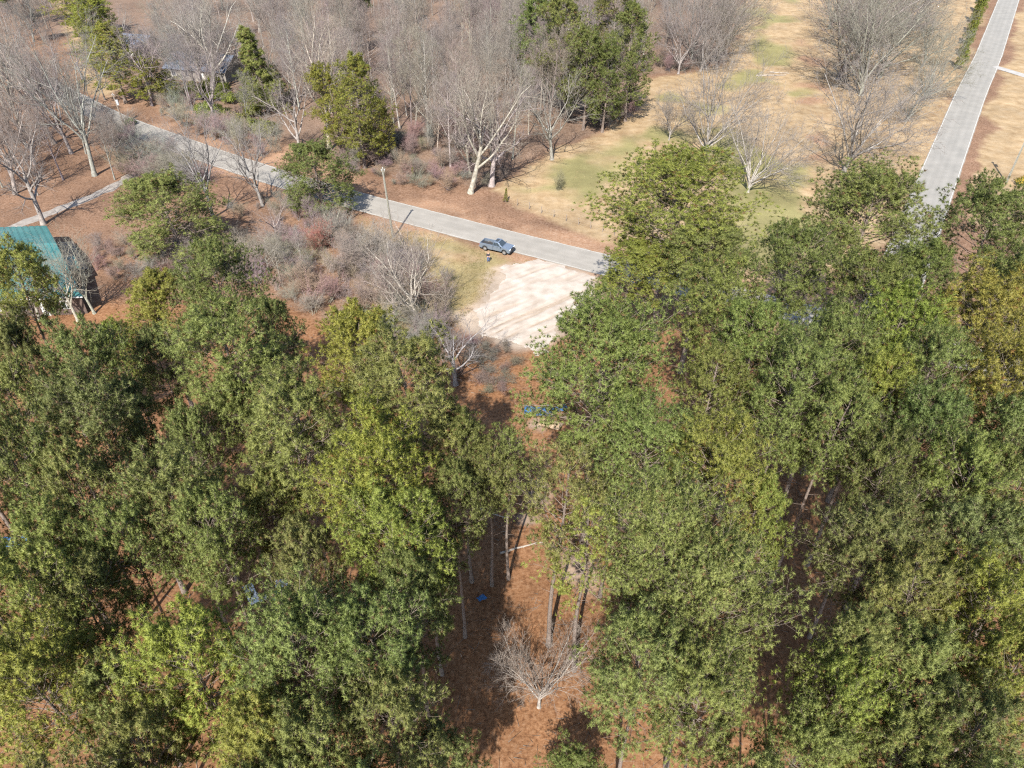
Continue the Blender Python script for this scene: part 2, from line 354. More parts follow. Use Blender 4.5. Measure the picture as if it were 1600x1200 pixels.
M['line'] = mat('worn_white_paint', (0.336, 0.328, 0.307), .8, scale=.5, col2=(0.426, 0.420, 0.398))
M['gravel'] = mat('pale_gravel', (0.152, 0.131, 0.114), .95, scale=1.2, col2=(0.232, 0.211, 0.190), detail=9)
fine_main = smooth_line(MAIN, 1.0)
tag(strip('road', fine_main, -WM/2, WM/2, .012, M['asphalt'], ragged=.10, seed=1), 'pale grey country road running past the parked pickup', 'road', kind='structure')
jn = int(np.argmin(np.linalg.norm(SIDE-MAIN[np.argmin(dist_line(MAIN[:, 0], MAIN[:, 1], SIDE))], axis=1)))
dm = dist_line(SIDE[:, 0], SIDE[:, 1], MAIN); SIDEX = SIDE[dm > WM/2-.6]
tag(strip('side_road', SIDEX, -WS/2, WS/2, .006, M['asphalt2'], ragged=.08, seed=2), 'grey side road climbing past the mown lawn', 'road', kind='structure')
LN = SIDE[dm > WM/2+3]
for s in (-1, 1):
    tag(strip('road_edge_line', LN, s*(WS/2-.22)-.05, s*(WS/2-.22)+.05, .030, M['line'], 2), 'worn white edge line on the side road', 'road marking', 'edge lines of the side road', 'structure')
    tag(strip('road_edge_line', fine_main, s*(WM/2-.24)-.04, s*(WM/2-.24)+.04, .034, M['line'], 2), 'worn white edge line on the road past the pickup', 'road marking', 'edge lines of the road past the pickup', 'structure')
tag(strip('driveway', DRIVE, -WD/2, WD/2, .003, M['concrete'], 5, .05, 3), 'pale concrete driveway branching off the side road', 'driveway', kind='structure')
tag(strip('gravel_drive', GRAVEL, -WG/2, WG/2, -.008, M['gravel'], 5, .5, 4), 'pale gravel drive leading to the teal roofed house', 'driveway', kind='structure')

# sandy lot: sheet with ragged edge and wheel ruts
lp = np.array(LOT); cx, cy = lp.mean(0)
lx = np.arange(lp[:, 0].min()-2, lp[:, 0].max()+2, .17); ly = np.arange(lp[:, 1].min()-2, lp[:, 1].max()+2, .17)
LX, LY = np.meshgrid(lx, ly)
ld = pdist(LX+(fbm(LX, LY, 4, 91)-.5)*5.5, LY+(fbm(LX, LY, 4, 92)-.5)*5.5, LOT)+(fbm(LX, LY, .7, 93)-.5)*1.1
rut_d = (LX*.62-LY*.78)+1.6*(fbm(LX, LY, 14, 95)-.5); along = LX*.78+LY*.62
rut = np.clip(np.abs(np.sin(rut_d*1.15))**14+.8*np.abs(np.sin(rut_d*.83+1.3+.05*along))**18+.6*np.abs(np.sin(rut_d*2.9+along*.12))**10, 0, 1)*sstep(fbm(rut_d*2, along*.35, 2.5, 97), .34, .58)
LZ = .0+.05*sstep(ld, 0, 1)-.09*rut*sstep(ld, 0, 1.5)+.03*fbm(LX, LY, .8, 98)
LZ = np.where(dist_line(LX, LY, MAIN) < WM/2+.7, np.minimum(LZ, -.004), LZ)
n_, m_ = LX.shape; li = np.arange(n_*m_).reshape(n_, m_)
lq = np.stack([li[:-1, :-1], li[:-1, 1:], li[1:, 1:], li[1:, :-1]], -1).reshape(-1, 4)
keep = (ld.ravel()[lq] > -.25).all(1) & (dist_line(LX, LY, MAIN).ravel()[lq] > WM/2-.5).all(1)
lq = lq[keep]; used, inv = np.unique(lq, return_inverse=True)
sand = mat('pale_sandy_gravel', (0.248, 0.210, 0.174), .95, scale=.5, col2=(0.348, 0.313, 0.277), detail=9, bump=.3)
_n = sand.node_tree; _a = _n.nodes.new('ShaderNodeAttribute'); _a.attribute_name = 'rut'; _b = _n.nodes['Principled BSDF']; _src = _b.inputs['Base Color'].links[0].from_socket
_m = _n.nodes.new('ShaderNodeMix'); _m.data_type = 'RGBA'; _m.inputs[7].default_value = (.22, .155, .105, 1)
_k = _n.nodes.new('ShaderNodeMath'); _k.operation = 'MULTIPLY'; _k.inputs[1].default_value = .38
_n.links.new(_a.outputs['Fac'], _k.inputs[0]); _n.links.new(_k.outputs[0], _m.inputs[0]); _n.links.new(_src, _m.inputs[6]); _n.links.new(_m.outputs[2], _b.inputs['Base Color'])
tag(ob('sand_lot', mesh_np('sand_lot', np.c_[LX.ravel(), LY.ravel(), LZ.ravel()][used], [inv.reshape(-1, 4)], sand, True, dict(rut=rut.ravel()[used]))),
    'pale sandy parking patch with wheel ruts beside the road', 'ground', kind='structure')

# ------------------------------------------------------------------ tree growing
def unit(a): return a/(np.linalg.norm(a, axis=-1, keepdims=True)+1e-9)
def basis(t):
    ref = np.where(np.abs(t[..., 2:3]) < .9, np.array([0., 0, 1]), np.array([1., 0, 0]))
    u = unit(np.cross(t, ref)); return u, np.cross(t, u)
def tubes(P, R, sides):
    N, K, _ = P.shape
    t = unit(np.gradient(P, axis=1)); u, v = basis(t)
    a = np.arange(sides)*2*np.pi/sides
    ring = P[:, :, None, :]+R[:, :, None, None]*(np.cos(a)[None, None, :, None]*u[:, :, None, :]+np.sin(a)[None, None, :, None]*v[:, :, None, :])
    i = np.arange(N*K*sides).reshape(N, K, sides); j = np.roll(i, -1, 2)
    q = np.stack([i[:, :-1], j[:, :-1], j[:, 1:], i[:, 1:]], -1).reshape(-1, 4)
    return ring.reshape(-1, 3), q
def grow(rng, P, R, n, t0, t1, ang, lfn, K, wob, trop, rr, tip=.3):
    N, K0, _ = P.shape
    t = t0+(t1-t0)*(np.arange(n)[None, :]+rng.rand(N, n))/n
    x = np.clip(t*(K0-1), 0, K0-1.001); i = x.astype(int); f = (x-i)[..., None]
    ar = np.arange(N)[:, None]
    S = P[ar, i]*(1-f)+P[ar, i+1]*f; T = unit(P[ar, i+1]-P[ar, i]); r0 = (R[ar, i]*(1-f[..., 0])+R[ar, i+1]*f[..., 0])*rr
    az = np.arange(n)[None, :]*2.399+rng.rand(N, 1)*6.28+rng.normal(0, .5, (N, n))
    a = ang(t)+rng.normal(0, .14, (N, n)) if callable(ang) else ang[0]+(ang[1]-ang[0])*rng.rand(N, n)
    u, v = basis(T)
    D = np.cos(a)[..., None]*T+np.sin(a)[..., None]*(np.cos(az)[..., None]*u+np.sin(az)[..., None]*v)
    Lp = np.linalg.norm(np.diff(P, axis=1), axis=2).sum(1)[:, None]
    ln = lfn(t, Lp)*(.75+.5*rng.rand(N, n))
    S, D, ln, r0, t = S.reshape(-1, 3), D.reshape(-1, 3), ln.ravel(), r0.ravel(), t.ravel()
    Q = np.empty((len(S), K, 3)); Q[:, 0] = S; d = D
    for k in range(1, K):
        d = unit(d+rng.normal(0, wob, d.shape)+np.array([0, 0, trop]))
        Q[:, k] = Q[:, k-1]+d*(ln/(K-1))[:, None]
    RR = r0[:, None]*np.linspace(1, tip, K)[None, :]
    return Q, RR, t
def cones(P, R):
    """last twigs: three-sided needles of wood"""
    S, E = P[:, 0], P[:, -1]; t = unit(E-S); u, v = basis(t); r = R[:, :1]
    vs_ = [S+r*(math.cos(k*2.0944)*u+math.sin(k*2.0944)*v) for k in range(3)]+[E]
    V = np.stack(vs_, 1).reshape(-1, 3); b = np.arange(len(S))[:, None]*4
    F = np.concatenate([b+np.array([[0, 1, 3]]), b+np.array([[1, 2, 3]]), b+np.array([[2, 0, 3]])])
    return V, F
class Acc:
    def __init__(s): s.v = []; s.q = []; s.n = 0; s.a = []; s.nm = None
    def add(s, V, F, a=None):
        s.v.append(V); s.q.append(F+s.n); s.n += len(V)
        if a is not None: s.a.append(a)
    def mesh(s, name, m, smooth=False):
        q = [f for f in s.q if f.shape[1] == 4]; t = [f for f in s.q if f.shape[1] == 3]
        fs = ([np.concatenate(q)] if q else [])+([np.concatenate(t)] if t else [])
        return mesh_np(name, np.concatenate(s.v), fs, m, smooth, dict(tone=np.concatenate(s.a)) if s.a else None, s.nm)
def tufts(rng, C, D, n, Ln, wd, tone):
    N = len(C); u, v = basis(D)
    a = np.radians(rng.uniform(8, 98, (N, n))); az = rng.rand(N, n)*6.283
    d = np.cos(a)[..., None]*D[:, None]+np.sin(a)[..., None]*(np.cos(az)[..., None]*u[:, None]+np.sin(az)[..., None]*v[:, None])
    S = C[:, None]-D[:, None]*(rng.rand(N, n)*.16)[..., None]
    L_ = Ln*(.7+.5*rng.rand(N, n)); E = S+d*L_[..., None]; E[..., 2] -= .03*rng.rand(N, n)
    s = unit(np.cross(d, rng.normal(0, 1, d.shape)))*wd/2
    nw = unit(.8*d+.45*D[:, None]+np.array([0, 0, .22])+rng.normal(0, .08, d.shape))
    flip = (np.cross(2*s, E-S)*nw).sum(-1, keepdims=True) < 0
    s = np.where(flip, -s, s)
    V = np.stack([S-s, S+s, E], 2).reshape(-1, 3)
    F = np.arange(len(V)).reshape(-1, 3)
    return V, F, np.repeat(tone, n*3), np.repeat(nw.reshape(-1, 3), 3, 0)

def make_pine(seed, h=25., R=4.6, base=.48, shape='round', limbs=60, sub=9, shoots=7, needles=21, sparse=0., trunk_r=.27, nl=.275):
    rng = np.random.RandomState(seed)
    K = 16; z = np.linspace(0, h*.97, K); lean = rng.normal(0, .35, 2)
    P = np.zeros((1, K, 3)); P[0, :, 2] = z
    P[0, :, 0] = lean[0]*(z/h)**2*2+.12*np.sin(z*.35+seed); P[0, :, 1] = lean[1]*(z/h)**2*2+.12*np.cos(z*.31+seed*2)
    Rr = (trunk_r*(1-.82*(z/h)))[None, :].copy(); Rr[0, 0] *= 1.35
    tr = Acc(); tr.add(*tubes(P, Rr, 9))
    if shape == 'round': prof = lambda s: np.where(s > .34, np.sqrt(np.clip(1-((s-.34)/.70)**2, .01, 1)), .72+.28*s/.34)
    elif shape == 'cone': prof = lambda s: np.clip(1.02-s*.93, .07, 1)
    else: prof = lambda s: np.where(s > .28, np.sqrt(np.clip(1-((s-.28)/.76)**2, .01, 1)), .70+.30*s/.28)*np.where(s > .6, 1-(s-.6)*.5, 1)   # oval
    lob = 1+.28*np.sin(np.arange(limbs)*2.399*2+seed)
    lfn = lambda t, Lp: R*prof((t-base)/(1-base))*(.74+.36*rng.rand(*t.shape))
    L1, R1, t1 = grow(rng, P, Rr, limbs, base, .985, (lambda t: 1.5-.85*np.clip((t-base)/(1-base), 0, 1)**1.3) if shape != 'cone' else (1.1, 1.5), lfn, 7, .10, .06 if shape != 'cone' else .03, .34)
    R1 = np.clip(R1, .012, .085)
    # dead stubs below the crown
    L0, R0, _ = grow(rng, P, Rr, 8, base*.55, base, (1.2, 1.7), lambda t, Lp: .8+1.2*rng.rand(*t.shape), 4, .15, -.02, .15)
    tr.add(*tubes(L0, np.clip(R0, .008, .03), 4))
    tr.add(*tubes(L1, R1, 5))
    L2, R2, t2 = grow(rng, L1, R1, sub, .30, 1.0, (.45, 1.05), lambda t, Lp: np.clip(Lp*.45*(1.2-t*.75), .5, 2.0), 4, .12, .10, .6)
    R2 = np.clip(R2, .008, .03)
    L3, R3, t3 = grow(rng, L2, R2, shoots, .25, 1.0, (.35, 1.1), lambda t, Lp: np.clip(Lp*.42, .25, .6)*np.ones_like(t), 2, .12, .28, .6)
    cr = Acc(); tw = Acc()
    tw.add(*tubes(L2, R2, 3))
    k3 = rng.rand(len(L3)) > .3; tw.add(*cones(L3[k3], np.clip(R3[k3], .006, .012)))
    C = np.concatenate([L3[:, -1], L2[:, -1], L1[:, -1]]); D = np.concatenate([L3[:, -1]-L3[:, 0], L2[:, -1]-L2[:, -2], L1[:, -1]-L1[:, -2]])
    keep = rng.rand(len(C)) > sparse; C, D = C[keep], D[keep]
    D = unit(unit(D)+np.array([0, 0, .45]))
    clump = .5+.5*np.sin(C[:, 0]*1.7+seed)*np.sin(C[:, 1]*1.9+seed*.7)*np.sin(C[:, 2]*1.6)
    tone = np.clip(.10+.55*rng.rand(len(C))+.35*clump, .06, 1); tone[rng.rand(len(C)) < .035] = 0.0
    V, F, a, nm = tufts(rng, C, D, needles, nl, .036, tone); cr.add(V, F, a); cr.nm = nm
    return tr.mesh('pine_trunk', M['pine_bark'], True), tw.mesh('pine_branches', M['pine_twig']), cr.mesh('pine_needles', M['needles'], True), dict(h=h, R=R, base=base)

def make_bare(seed, h=14., kind='oak', trunk_r=.3, n=(7, 7, 7, 7), spread=(.5, 1.0), tr_len=.45, twig=.7, upb=.06, lf=.62):
    rng = np.random.RandomState(seed); K = 9
    th = h*tr_len if kind == 'oak' else h*.93
    z = np.linspace(0, th, K); P = np.zeros((1, K, 3)); P[0, :, 2] = z
    ln = rng.normal(0, .05 if kind != 'oak' else .09, 2)
    P[0, :, 0] = ln[0]*z+.10*np.sin(z*.5+seed)*(z/th); P[0, :, 1] = ln[1]*z+.10*np.cos(z*.43+seed)*(z/th)
    R = (trunk_r*np.linspace(1, .62 if kind == 'oak' else .12, K))[None].copy(); R[0, 0] *= 1.4
    a, c = Acc(), Acc(); a.add(*tubes(P, R, 9))
    if kind == 'oak':
        L1, R1, _ = grow(rng, P, R, n[0], .42, 1.0, spread, lambda t, Lp: h*(1-tr_len)*(.72+.38*t), 8, .13, upb, .62, .22)
    else:
        L1, R1, _ = grow(rng, P, R, n[0], .26, .98, spread, lambda t, Lp: h*.36*(1.2-t*.9), 6, .12, .10, .5, .22)
    a.add(*tubes(L1, np.clip(R1, .012, 1), 6))
    L2, R2, _ = grow(rng, L1, R1, n[1], .22, 1.0, (.45, 1.05), lambda t, Lp: Lp*lf*(1.1-.6*t), 6, .14, upb, .6, .25)
    c.add(*tubes(L2, np.clip(R2, .010, 1), 4))
    L3, R3, _ = grow(rng, L2, R2, n[2], .18, 1.0, (.4, 1.0), lambda t, Lp: Lp*.55*(1.1-.5*t), 4, .15, .05, .6, .3)
    c.add(*tubes(L3, np.clip(R3, .008, .05), 3))
    L4, R4, _ = grow(rng, L3, R3, n[3], .15, 1.0, (.35, .95), lambda t, Lp: np.clip(Lp*.6, .22, twig)*np.ones_like(t), 2, .1, .06, .7, .3)
    c.add(*cones(L4, np.clip(R4, .010, .017)))
    return a.mesh('bare_trunk', M['grey_bark'], True), c.mesh('bare_crown', M['grey_twig']), dict(h=h)

def make_shrub(seed, h=3.6, stems=12, n=(6, 6, 6), spread=.75):
    rng = np.random.RandomState(seed); K = 6
    az = rng.rand(stems)*6.283; lean = rng.rand(stems)*spread; d = np.c_[np.cos(az)*np.sin(lean), np.sin(az)*np.sin(lean), np.cos(lean)]
    P = np.zeros((stems, K, 3)); P[:, 0, :2] = rng.normal(0, .22, (stems, 2)); l = h*(.65+.4*rng.rand(stems))
    for k in range(1, K):
        d = unit(d+rng.normal(0, .09, d.shape)); P[:, k] = P[:, k-1]+d*(l/(K-1))[:, None]
    R = (.016+.02*rng.rand(stems))[:, None]*np.linspace(1, .35, K)[None]*max(h/3.6, .8)
    a, c = Acc(), Acc(); a.add(*tubes(P, R, 5))
    L2, R2, _ = grow(rng, P, R, n[0], .2, 1, (.3, .85), lambda t, Lp: Lp*.42*(1.1-.5*t), 4, .12, .08, .7, .3)
    c.add(*tubes(L2, np.clip(R2, .007, 1), 3))
    L3, R3, _ = grow(rng, L2, R2, n[1], .15, 1, (.3, .9), lambda t, Lp: Lp*.55*np.ones_like(t), 2, .1, .05, .7, .3)
    c.add(*cones(L3, np.clip(R3, .006, .014)))
    L4, R4, _ = grow(rng, L3, R3, n[2], .15, 1, (.3, .9), lambda t, Lp: np.clip(Lp*.7, .15, .5)*np.ones_like(t), 2, .1, .05, .8, .3)
    c.add(*cones(L4, np.clip(R4, .008, .013)))
    return a.mesh('shrub_stems', M['grey_bark'], True), c.mesh('shrub_twigs', M['grey_twig']), dict(h=h)

def make_leafy(seed, h=1.6, R=1.2, n=900, size=.09):
    """evergreen bush: small leaf faces through a lumpy volume, on a few stems"""
    rng = np.random.RandomState(seed); a, c = Acc(), Acc(); S = 9
    az = rng.rand(S)*6.283; P = np.zeros((S, 4, 3)); e = np.c_[np.cos(az)*R*.6, np.sin(az)*R*.6, np.full(S, h*.75)]
    for k in range(4): P[:, k] = e*(k/3.)**np.array([1, 1, .8])
    a.add(*tubes(P, np.full((S, 4), .02)*np.linspace(1, .4, 4)[None], 4))
    d = unit(rng.normal(0, 1, (n, 3))); d[:, 2] = np.abs(d[:, 2])*1.0-.15
    rad = (.55+.45*rng.rand(n))*(1+.25*np.sin(d[:, 0]*5+seed)*np.sin(d[:, 1]*6))
    C = d*rad[:, None]*np.array([R, R, h*.62])+np.array([0, 0, h*.36]); C[:, 2] = np.maximum(C[:, 2], .05)
    V, F, t, nm = tufts(rng, C, unit(d+np.array([0, 0, .3])), 8, size*2.0, .05, np.clip(.15+.8*rng.rand(n), .06, 1)); c.add(V, F, t); c.nm = nm
    return a.mesh('bush_stems', M['pine_bark']), c.mesh('bush_leaves', M['needles'], True), dict(h=h, R=R)

random.seed(4); RNG = np.random.RandomState(7)
PINE = [make_pine(11, base=.66), make_pine(23, base=.69, R=4.9), make_pine(37, base=.58, shape='oval', R=4.3), make_pine(41, base=.67, R=4.8),
        make_pine(59, base=.60, shape='oval', R=4.5), make_pine(67, base=.64, R=4.6), make_pine(83, base=.68, R=4.9, limbs=56)]
SPARSE = [make_pine(71, base=.58, R=4.8, limbs=36, sub=7, sparse=.25), make_pine(73, base=.56, R=5.0, limbs=38, sub=7, sparse=.2)]
BIG = [make_pine(29, base=.60, R=5.8, limbs=100, nl=.27), make_pine(31, base=.50, R=6.2, limbs=104, nl=.27)]
LOW = [make_pine(77, h=20, base=.16, R=4.6, limbs=70, shape='oval'), make_pine(79, h=20, base=.20, R=4.4, limbs=68)]
CONE = [make_pine(91, h=14, R=3.4, base=.05, shape='cone', limbs=74, sub=8, shoots=7, needles=16, trunk_r=.18), make_pine(93, h=14, R=3.0, base=.07, shape='cone', limbs=70, sub=8, shoots=7, needles=14, trunk_r=.17)]
BUSHP = [make_pine(97, h=11, R=4.4, base=.14, shape='oval', limbs=66, sub=9, shoots=9, needles=14, trunk_r=.2)]
OAK = [make_bare(101, 14, 'oak', .34, (7, 7, 7, 7), (.55, 1.05), .40), make_bare(103, 14, 'oak', .30, (8, 7, 7, 6), (.4, .95), .34), make_bare(105, 14, 'oak', .38, (6, 8, 7, 6), (.6, 1.15), .48, upb=.03),
       make_bare(107, 14, 'oak', .30, (7, 7, 7, 7), (.45, .9), .42)]
DOME = [make_bare(111, 10, 'oak', .22, (11, 8, 8, 7), (.35, .95), .16, upb=.05, lf=.55), make_bare(113, 10, 'oak', .22, (12, 8, 7, 8), (.3, .9), .14, upb=.06, lf=.55), make_bare(115, 10, 'oak', .2, (10, 8, 8, 8), (.35, 1.0), .2, upb=.04, lf=.58)]
TALL = [make_bare(121+2*k, 20, 'tall', .17+.02*(k % 3), (22, 7, 6, 5), (.5, 1.0)) for k in range(6)]
SHRUB = [make_shrub(141+k, 3.8, 13) for k in range(4)]
LEAFY = [make_leafy(151), make_leafy(153, 1.3, 1.3)]

COUNT = {}
def plant(kind, proto, x, y, h, sx=None, tint=(1, 1, 1), name=None, label='', cat='tree', group=None, rz=None, lean=(0, 0), twig_tint=None):
    """one tree: an empty at the base, its trunk and crown copied from the proto meshes"""
    s = h/proto[-1]['h']; sx = s if sx is None else sx
    r = empty(name, (x, y, gz(x, y)-.06), RNG.rand()*6.283 if rz is None else rz, label, cat, group)
    r.rotation_euler = (lean[0], lean[1], r.rotation_euler[2]); r.scale = (sx, sx, s)
    meshes = proto[:-1]
    if len(meshes) == 3: parts = (('trunk', meshes[0]), ('branches', meshes[1]), ('crown', meshes[2]))
    elif kind == 'shrub': parts = (('stems', meshes[0]), ('twigs', meshes[1]))
    elif kind == 'leafy': parts = (('stems', meshes[0]), ('foliage', meshes[1]))
    else: parts = (('trunk', meshes[0]), ('crown', meshes[1]))
    for nm, me in parts:
        o = ob(nm, me, r); o.color = (*tint, 1)
        if twig_tint and nm in ('crown', 'twigs') and kind != 'pine': o.color = (*twig_tint, 1)
    return r
YEL, MID, DRK, BLU, BRT = (1.28, 1.13, .72), (1.03, 1.02, .95), (.82, .86, .80), (.96, .98, .98), (1.2, 1.16, .8)
def jit(c, k=.07): return tuple(max(.1, x*(1+random.uniform(-k, k))) for x in c)

# tall pines of the near wood: crown centre and half width read off the photo, distance from their height
PN = 'leaves'
NEAR = 'pines of the near wood'
def pine_at(u, v, rpx, h, proto, tint, label, group=None, name='pine_tree'):
    P_ = G(u, v, h*(.84 if proto[-1]['base'] > .55 else .76)); Rm = rpx/(FPX/depth(P_)); sx = min(max(Rm/proto[-1]['R'], .55), 1.85)
    return plant('pine', proto, P_[0], P_[1], h, sx, tint, name, label, 'pine tree', group)
LEFTL = 'tall green pine in the dense wood left of the straw clearing'
RIGHTL = 'tall green pine in the dense wood right of the straw clearing'
named = {
 (243, 477): 'yellow-green pine standing just in front of the teal roofed house',
 (545, 545): 'bright yellow-green pine at the edge of the grey brush',
 (934, 570): 'broad round pine at the corner of the sandy lot',
 (27, 453): 'pine overlapping the near corner of the teal roof',
 (585, 745): 'large yellowish pine with dark green pines on both sides',
 (320, 1050): 'vivid lime green pine beside the red-brown straw trail',
 (1040, 865): 'wide pine on the right rim of the straw clearing',
 (870, 765): 'thin open pine showing bare ground behind the blue tarp',
 (915, 830): 'thin open pine at the head of the straw clearing',
 (792, 712): 'small thin pine beside the blue tarp',
 (1366, 865): 'dark rounded pine right of the narrow shaded straw gap',
}
pines = [ # u, v, r, h, variant, tint
 (27,453,60,22,0,BRT),(243,477,68,20,2,YEL),(345,455,72,23,1,DRK),(352,560,98,24,3,MID),(436,520,48,20,4,DRK),(545,545,80,23,4,YEL),
 (655,620,108,25,0,MID),(133,590,70,23,5,DRK),(45,570,58,23,2,DRK),(35,655,66,23,6,MID),(165,655,78,24,0,DRK),(38,745,74,24,1,DRK),(125,762,66,23,4,MID),
 (278,790,88,23,3,BLU),(460,690,100,24,5,MID),(585,745,98,24,1,YEL),(605,865,92,22,0,BRT),(645,925,72,21,2,DRK),(488,890,66,21,4,BLU),
 (205,862,72,22,6,MID),(345,850,76,22,1,MID),(90,862,74,22,5,MID),(42,965,92,24,0,BRT),(138,955,70,22,3,MID),(75,1070,104,23,6,YEL),
 (185,1100,60,21,2,MID),(320,1050,104,23,5,(1.22,1.2,.78)),(462,1045,112,23,3,MID),(592,1020,104,22,1,DRK),(400,1160,90,22,4,BRT),(600,1145,86,21,6,MID),
 (245,1190,66,21,0,MID),(695,1180,40,15,2,MID),(510,1200,90,22,5,MID),
 (725,690,56,20,2,DRK),(712,790,46,19,4,MID),(765,735,36,17,0,BLU),(215,650,52,21,2,DRK),(290,690,46,20,4,MID),(190,545,40,18,4,BRT),(375,640,50,20,2,MID),(250,560,46,20,4,DRK),(415,790,52,20,2,MID),(668,850,56,19,2,MID),
 (934,570,126,25,1,MID),(1020,715,88,22,6,MID),(965,715,58,20,4,MID),(1040,865,112,23,0,MID),(1122,745,92,23,3,BRT),
 (1112,945,112,23,5,MID),(1000,1060,100,22,1,MID),(885,1200,34,7,4,DRK),(1105,1105,92,22,6,MID),
 (1133,480,78,24,0,MID),(1230,440,76,24,6,DRK),(1190,545,80,24,4,MID),(1345,480,78,24,1,DRK),(1300,560,74,24,3,MID),(1430,440,70,24,2,DRK),(1400,520,74,24,0,BRT),
 (1516,505,94,25,5,YEL),(1592,455,64,24,4,BLU),(1555,605,88,24,6,YEL),(1445,605,74,24,1,MID),(1366,612,68,24,2,BRT),(1235,622,80,24,5,MID),(1112,610,62,22,2,MID),
 (1292,668,72,23,0,MID),(1442,692,74,23,3,DRK),(1555,690,78,23,4,BLU),(1372,750,62,22,6,DRK),(1492,775,78,23,0,MID),(1190,805,58,21,2,BRT),(1588,785,72,23,5,MID),
 (1366,865,92,22,1,DRK),(1500,872,84,22,3,BLU),(1592,885,74,22,6,MID),(1422,965,84,22,0,MID),(1325,1020,84,22,4,MID),(1530,982,88,22,5,BRT),(1440,1072,92,22,2,MID),
 (1565,1085,84,22,1,BRT),(1322,1125,76,21,6,BRT),(1262,1185,54,20,3,MID),(1400,1175,82,21,5,MID),(1522,1175,88,22,0,DRK),
 (-70,520,70,23,3,MID),(-80,680,90,23,4,DRK),(-80,860,90,23,1,MID),(-70,1020,100,23,5,MID),(1680,560,90,24,2,MID),(1690,740,90,23,6,MID),(1690,950,90,22,0,MID),
 (120,1290,100,22,3,MID),(420,1310,100,22,0,MID),(580,1310,90,22,5,MID),(1180,1290,90,21,4,MID),(1480,1300,100,22,1,MID)]
LANDMARKS = [(100, 480, 'in front of the teal roofed house'), (410, 925, 'around the white sheet and green tub'), (690, 1060, 'left of the bare tree in the straw clearing'),
 (990, 1040, 'right of the bare tree in the straw clearing'), (720, 660, 'left of the bright blue tarp'), (1000, 660, 'right of the bright blue tarp'), (450, 560, 'behind the grey brush'),
 (1140, 930, 'left of the narrow shaded straw gap'), (1330, 950, 'right of the narrow shaded straw gap'), (1200, 500, 'between sandy lot and side road foot'), (1440, 480, 'at the foot of the side road'),
 (1540, 650, 'below the junction of the two roads'), (1540, 1050, 'far right of the shaded straw gap'), (60, 800, 'around the red tub and blue tarp'), (120, 1080, 'left of the vivid lime green pine'), (250, 700, 'over the shaded straw trail')]
for u, v, r, h, k, t in pines:
    lab = named.get((u, v)); g = None
    if not lab:
        tone = 'yellow-green' if t in (YEL, BRT) else ('dark green' if t in (DRK, BLU) else 'mid green')
        place = min(LANDMARKS, key=lambda q: (q[0]-u)**2+(q[1]-v)**2)[2]
        lab = tone+' pine in the stand '+place; g = tone+' pines '+place
    pine_at(u, v, r, h*1.0, PINE[k] if r < 110 else BIG[0], jit(t), lab, g)
for u, v, r, h, k, t in [(792,712,44,18,0,MID),(870,765,92,22,1,MID),(915,830,84,20,0,BRT)]:
    pine_at(u, v, r, h, SPARSE[k], jit(t), named.get((u, v), 'small thin pine above the shaded hollow beside the clearing'))
# pines along the roads
far = [(1095,400,80,19,3,MID,'smaller round pine leaning against the big spreading pine by the road'),(985,415,62,17,2,BRT,'low pine beside the sandy lot under the big spreading pine'),(1050,335,135,23,5,BRT,'big spreading pine leaning over the road beyond the sandy lot'),
 (1345,345,108,24,1,MID,'broad round pine at the foot of the side road, left of its asphalt'),
 (1540,365,88,25,3,DRK,'dark green round pine at the foot of the side road, on the lawn side')]
for u, v, r, h, k, t, lab in far: pine_at(u, v, r, h, BIG[1 if u < 1100 else 0] if r > 100 else PINE[k], t, lab)
def base_tree(u, v, h, proto, kind, tint, label, name, cat='tree', group=None, wide=1.0, lean=(0, 0), tw=None, rz=None):
    P_ = G(u, v); s = h/proto[-1]['h']
    return plant(kind, proto, P_[0], P_[1], h, s*wide, tint, name, label, cat, group, rz, lean, tw)
base_tree(285,408,12,BUSHP[0],'pine',MID,'wide bushy pine low to the ground beside the pink brush','pine_tree','pine tree',wide=1.6)
base_tree(505,338,11,BUSHP[0],'pine',DRK,'dark bushy pine at the near roadside before the utility pole','pine_tree','pine tree',wide=1.45)
for u, v, h, wd, k, lab in [(196,160,17,1.75,0,'tall lime green evergreen at the head of the dirt track'),(165,110,18,1.75,1,'lime green evergreen second along the dirt track'),(140,60,18,1.8,0,'lime green evergreen third along the dirt track'),(108,15,18,1.8,1,'lime green evergreen farthest up the dirt track'),(236,163,10,2.0,1,'bushy lime green evergreen between the tall one and the small one'),(270,158,7,2.0,0,'small lime green evergreen at the end of the row')]:
    base_tree(u, v, h, LOW[k], 'pine', jit((1.28,1.22,.7), .05), lab, 'evergreen_tree', 'evergreen', 'lime green evergreens by the dirt track', wd)
base_tree(417,174,18,CONE[0],'pine',(1.15,1.12,1.0),'feathery conical cedar among the bare trees by the blue roofed house','cedar_tree','evergreen',wide=1.35)
for u, v, h, k, lab in [(570,262,20,0,'pine at the road bank left of the grey woods'),(535,245,17,1,'shorter pine leaning on the road bank pine'),(600,255,12,0,'young pine tucked against the road bank pine')]:
    base_tree(u, v, h, LOW[k], 'pine', jit(YEL), lab, 'pine_tree', 'pine tree', None, 1.2)
for u, v, h, k, t in [(835,160,23,0,MID),(885,185,25,1,MID),(912,202,20,5,MID),(942,207,18,4,DRK),(975,190,23,6,MID),(955,130,25,3,MID)]:
    base_tree(u, v, h, LOW[k % 2], 'pine', jit(t), 'dark pine in the clump at the corner of the field', 'pine_tree', 'pine tree', 'pine clump at the field corner', 1.15)
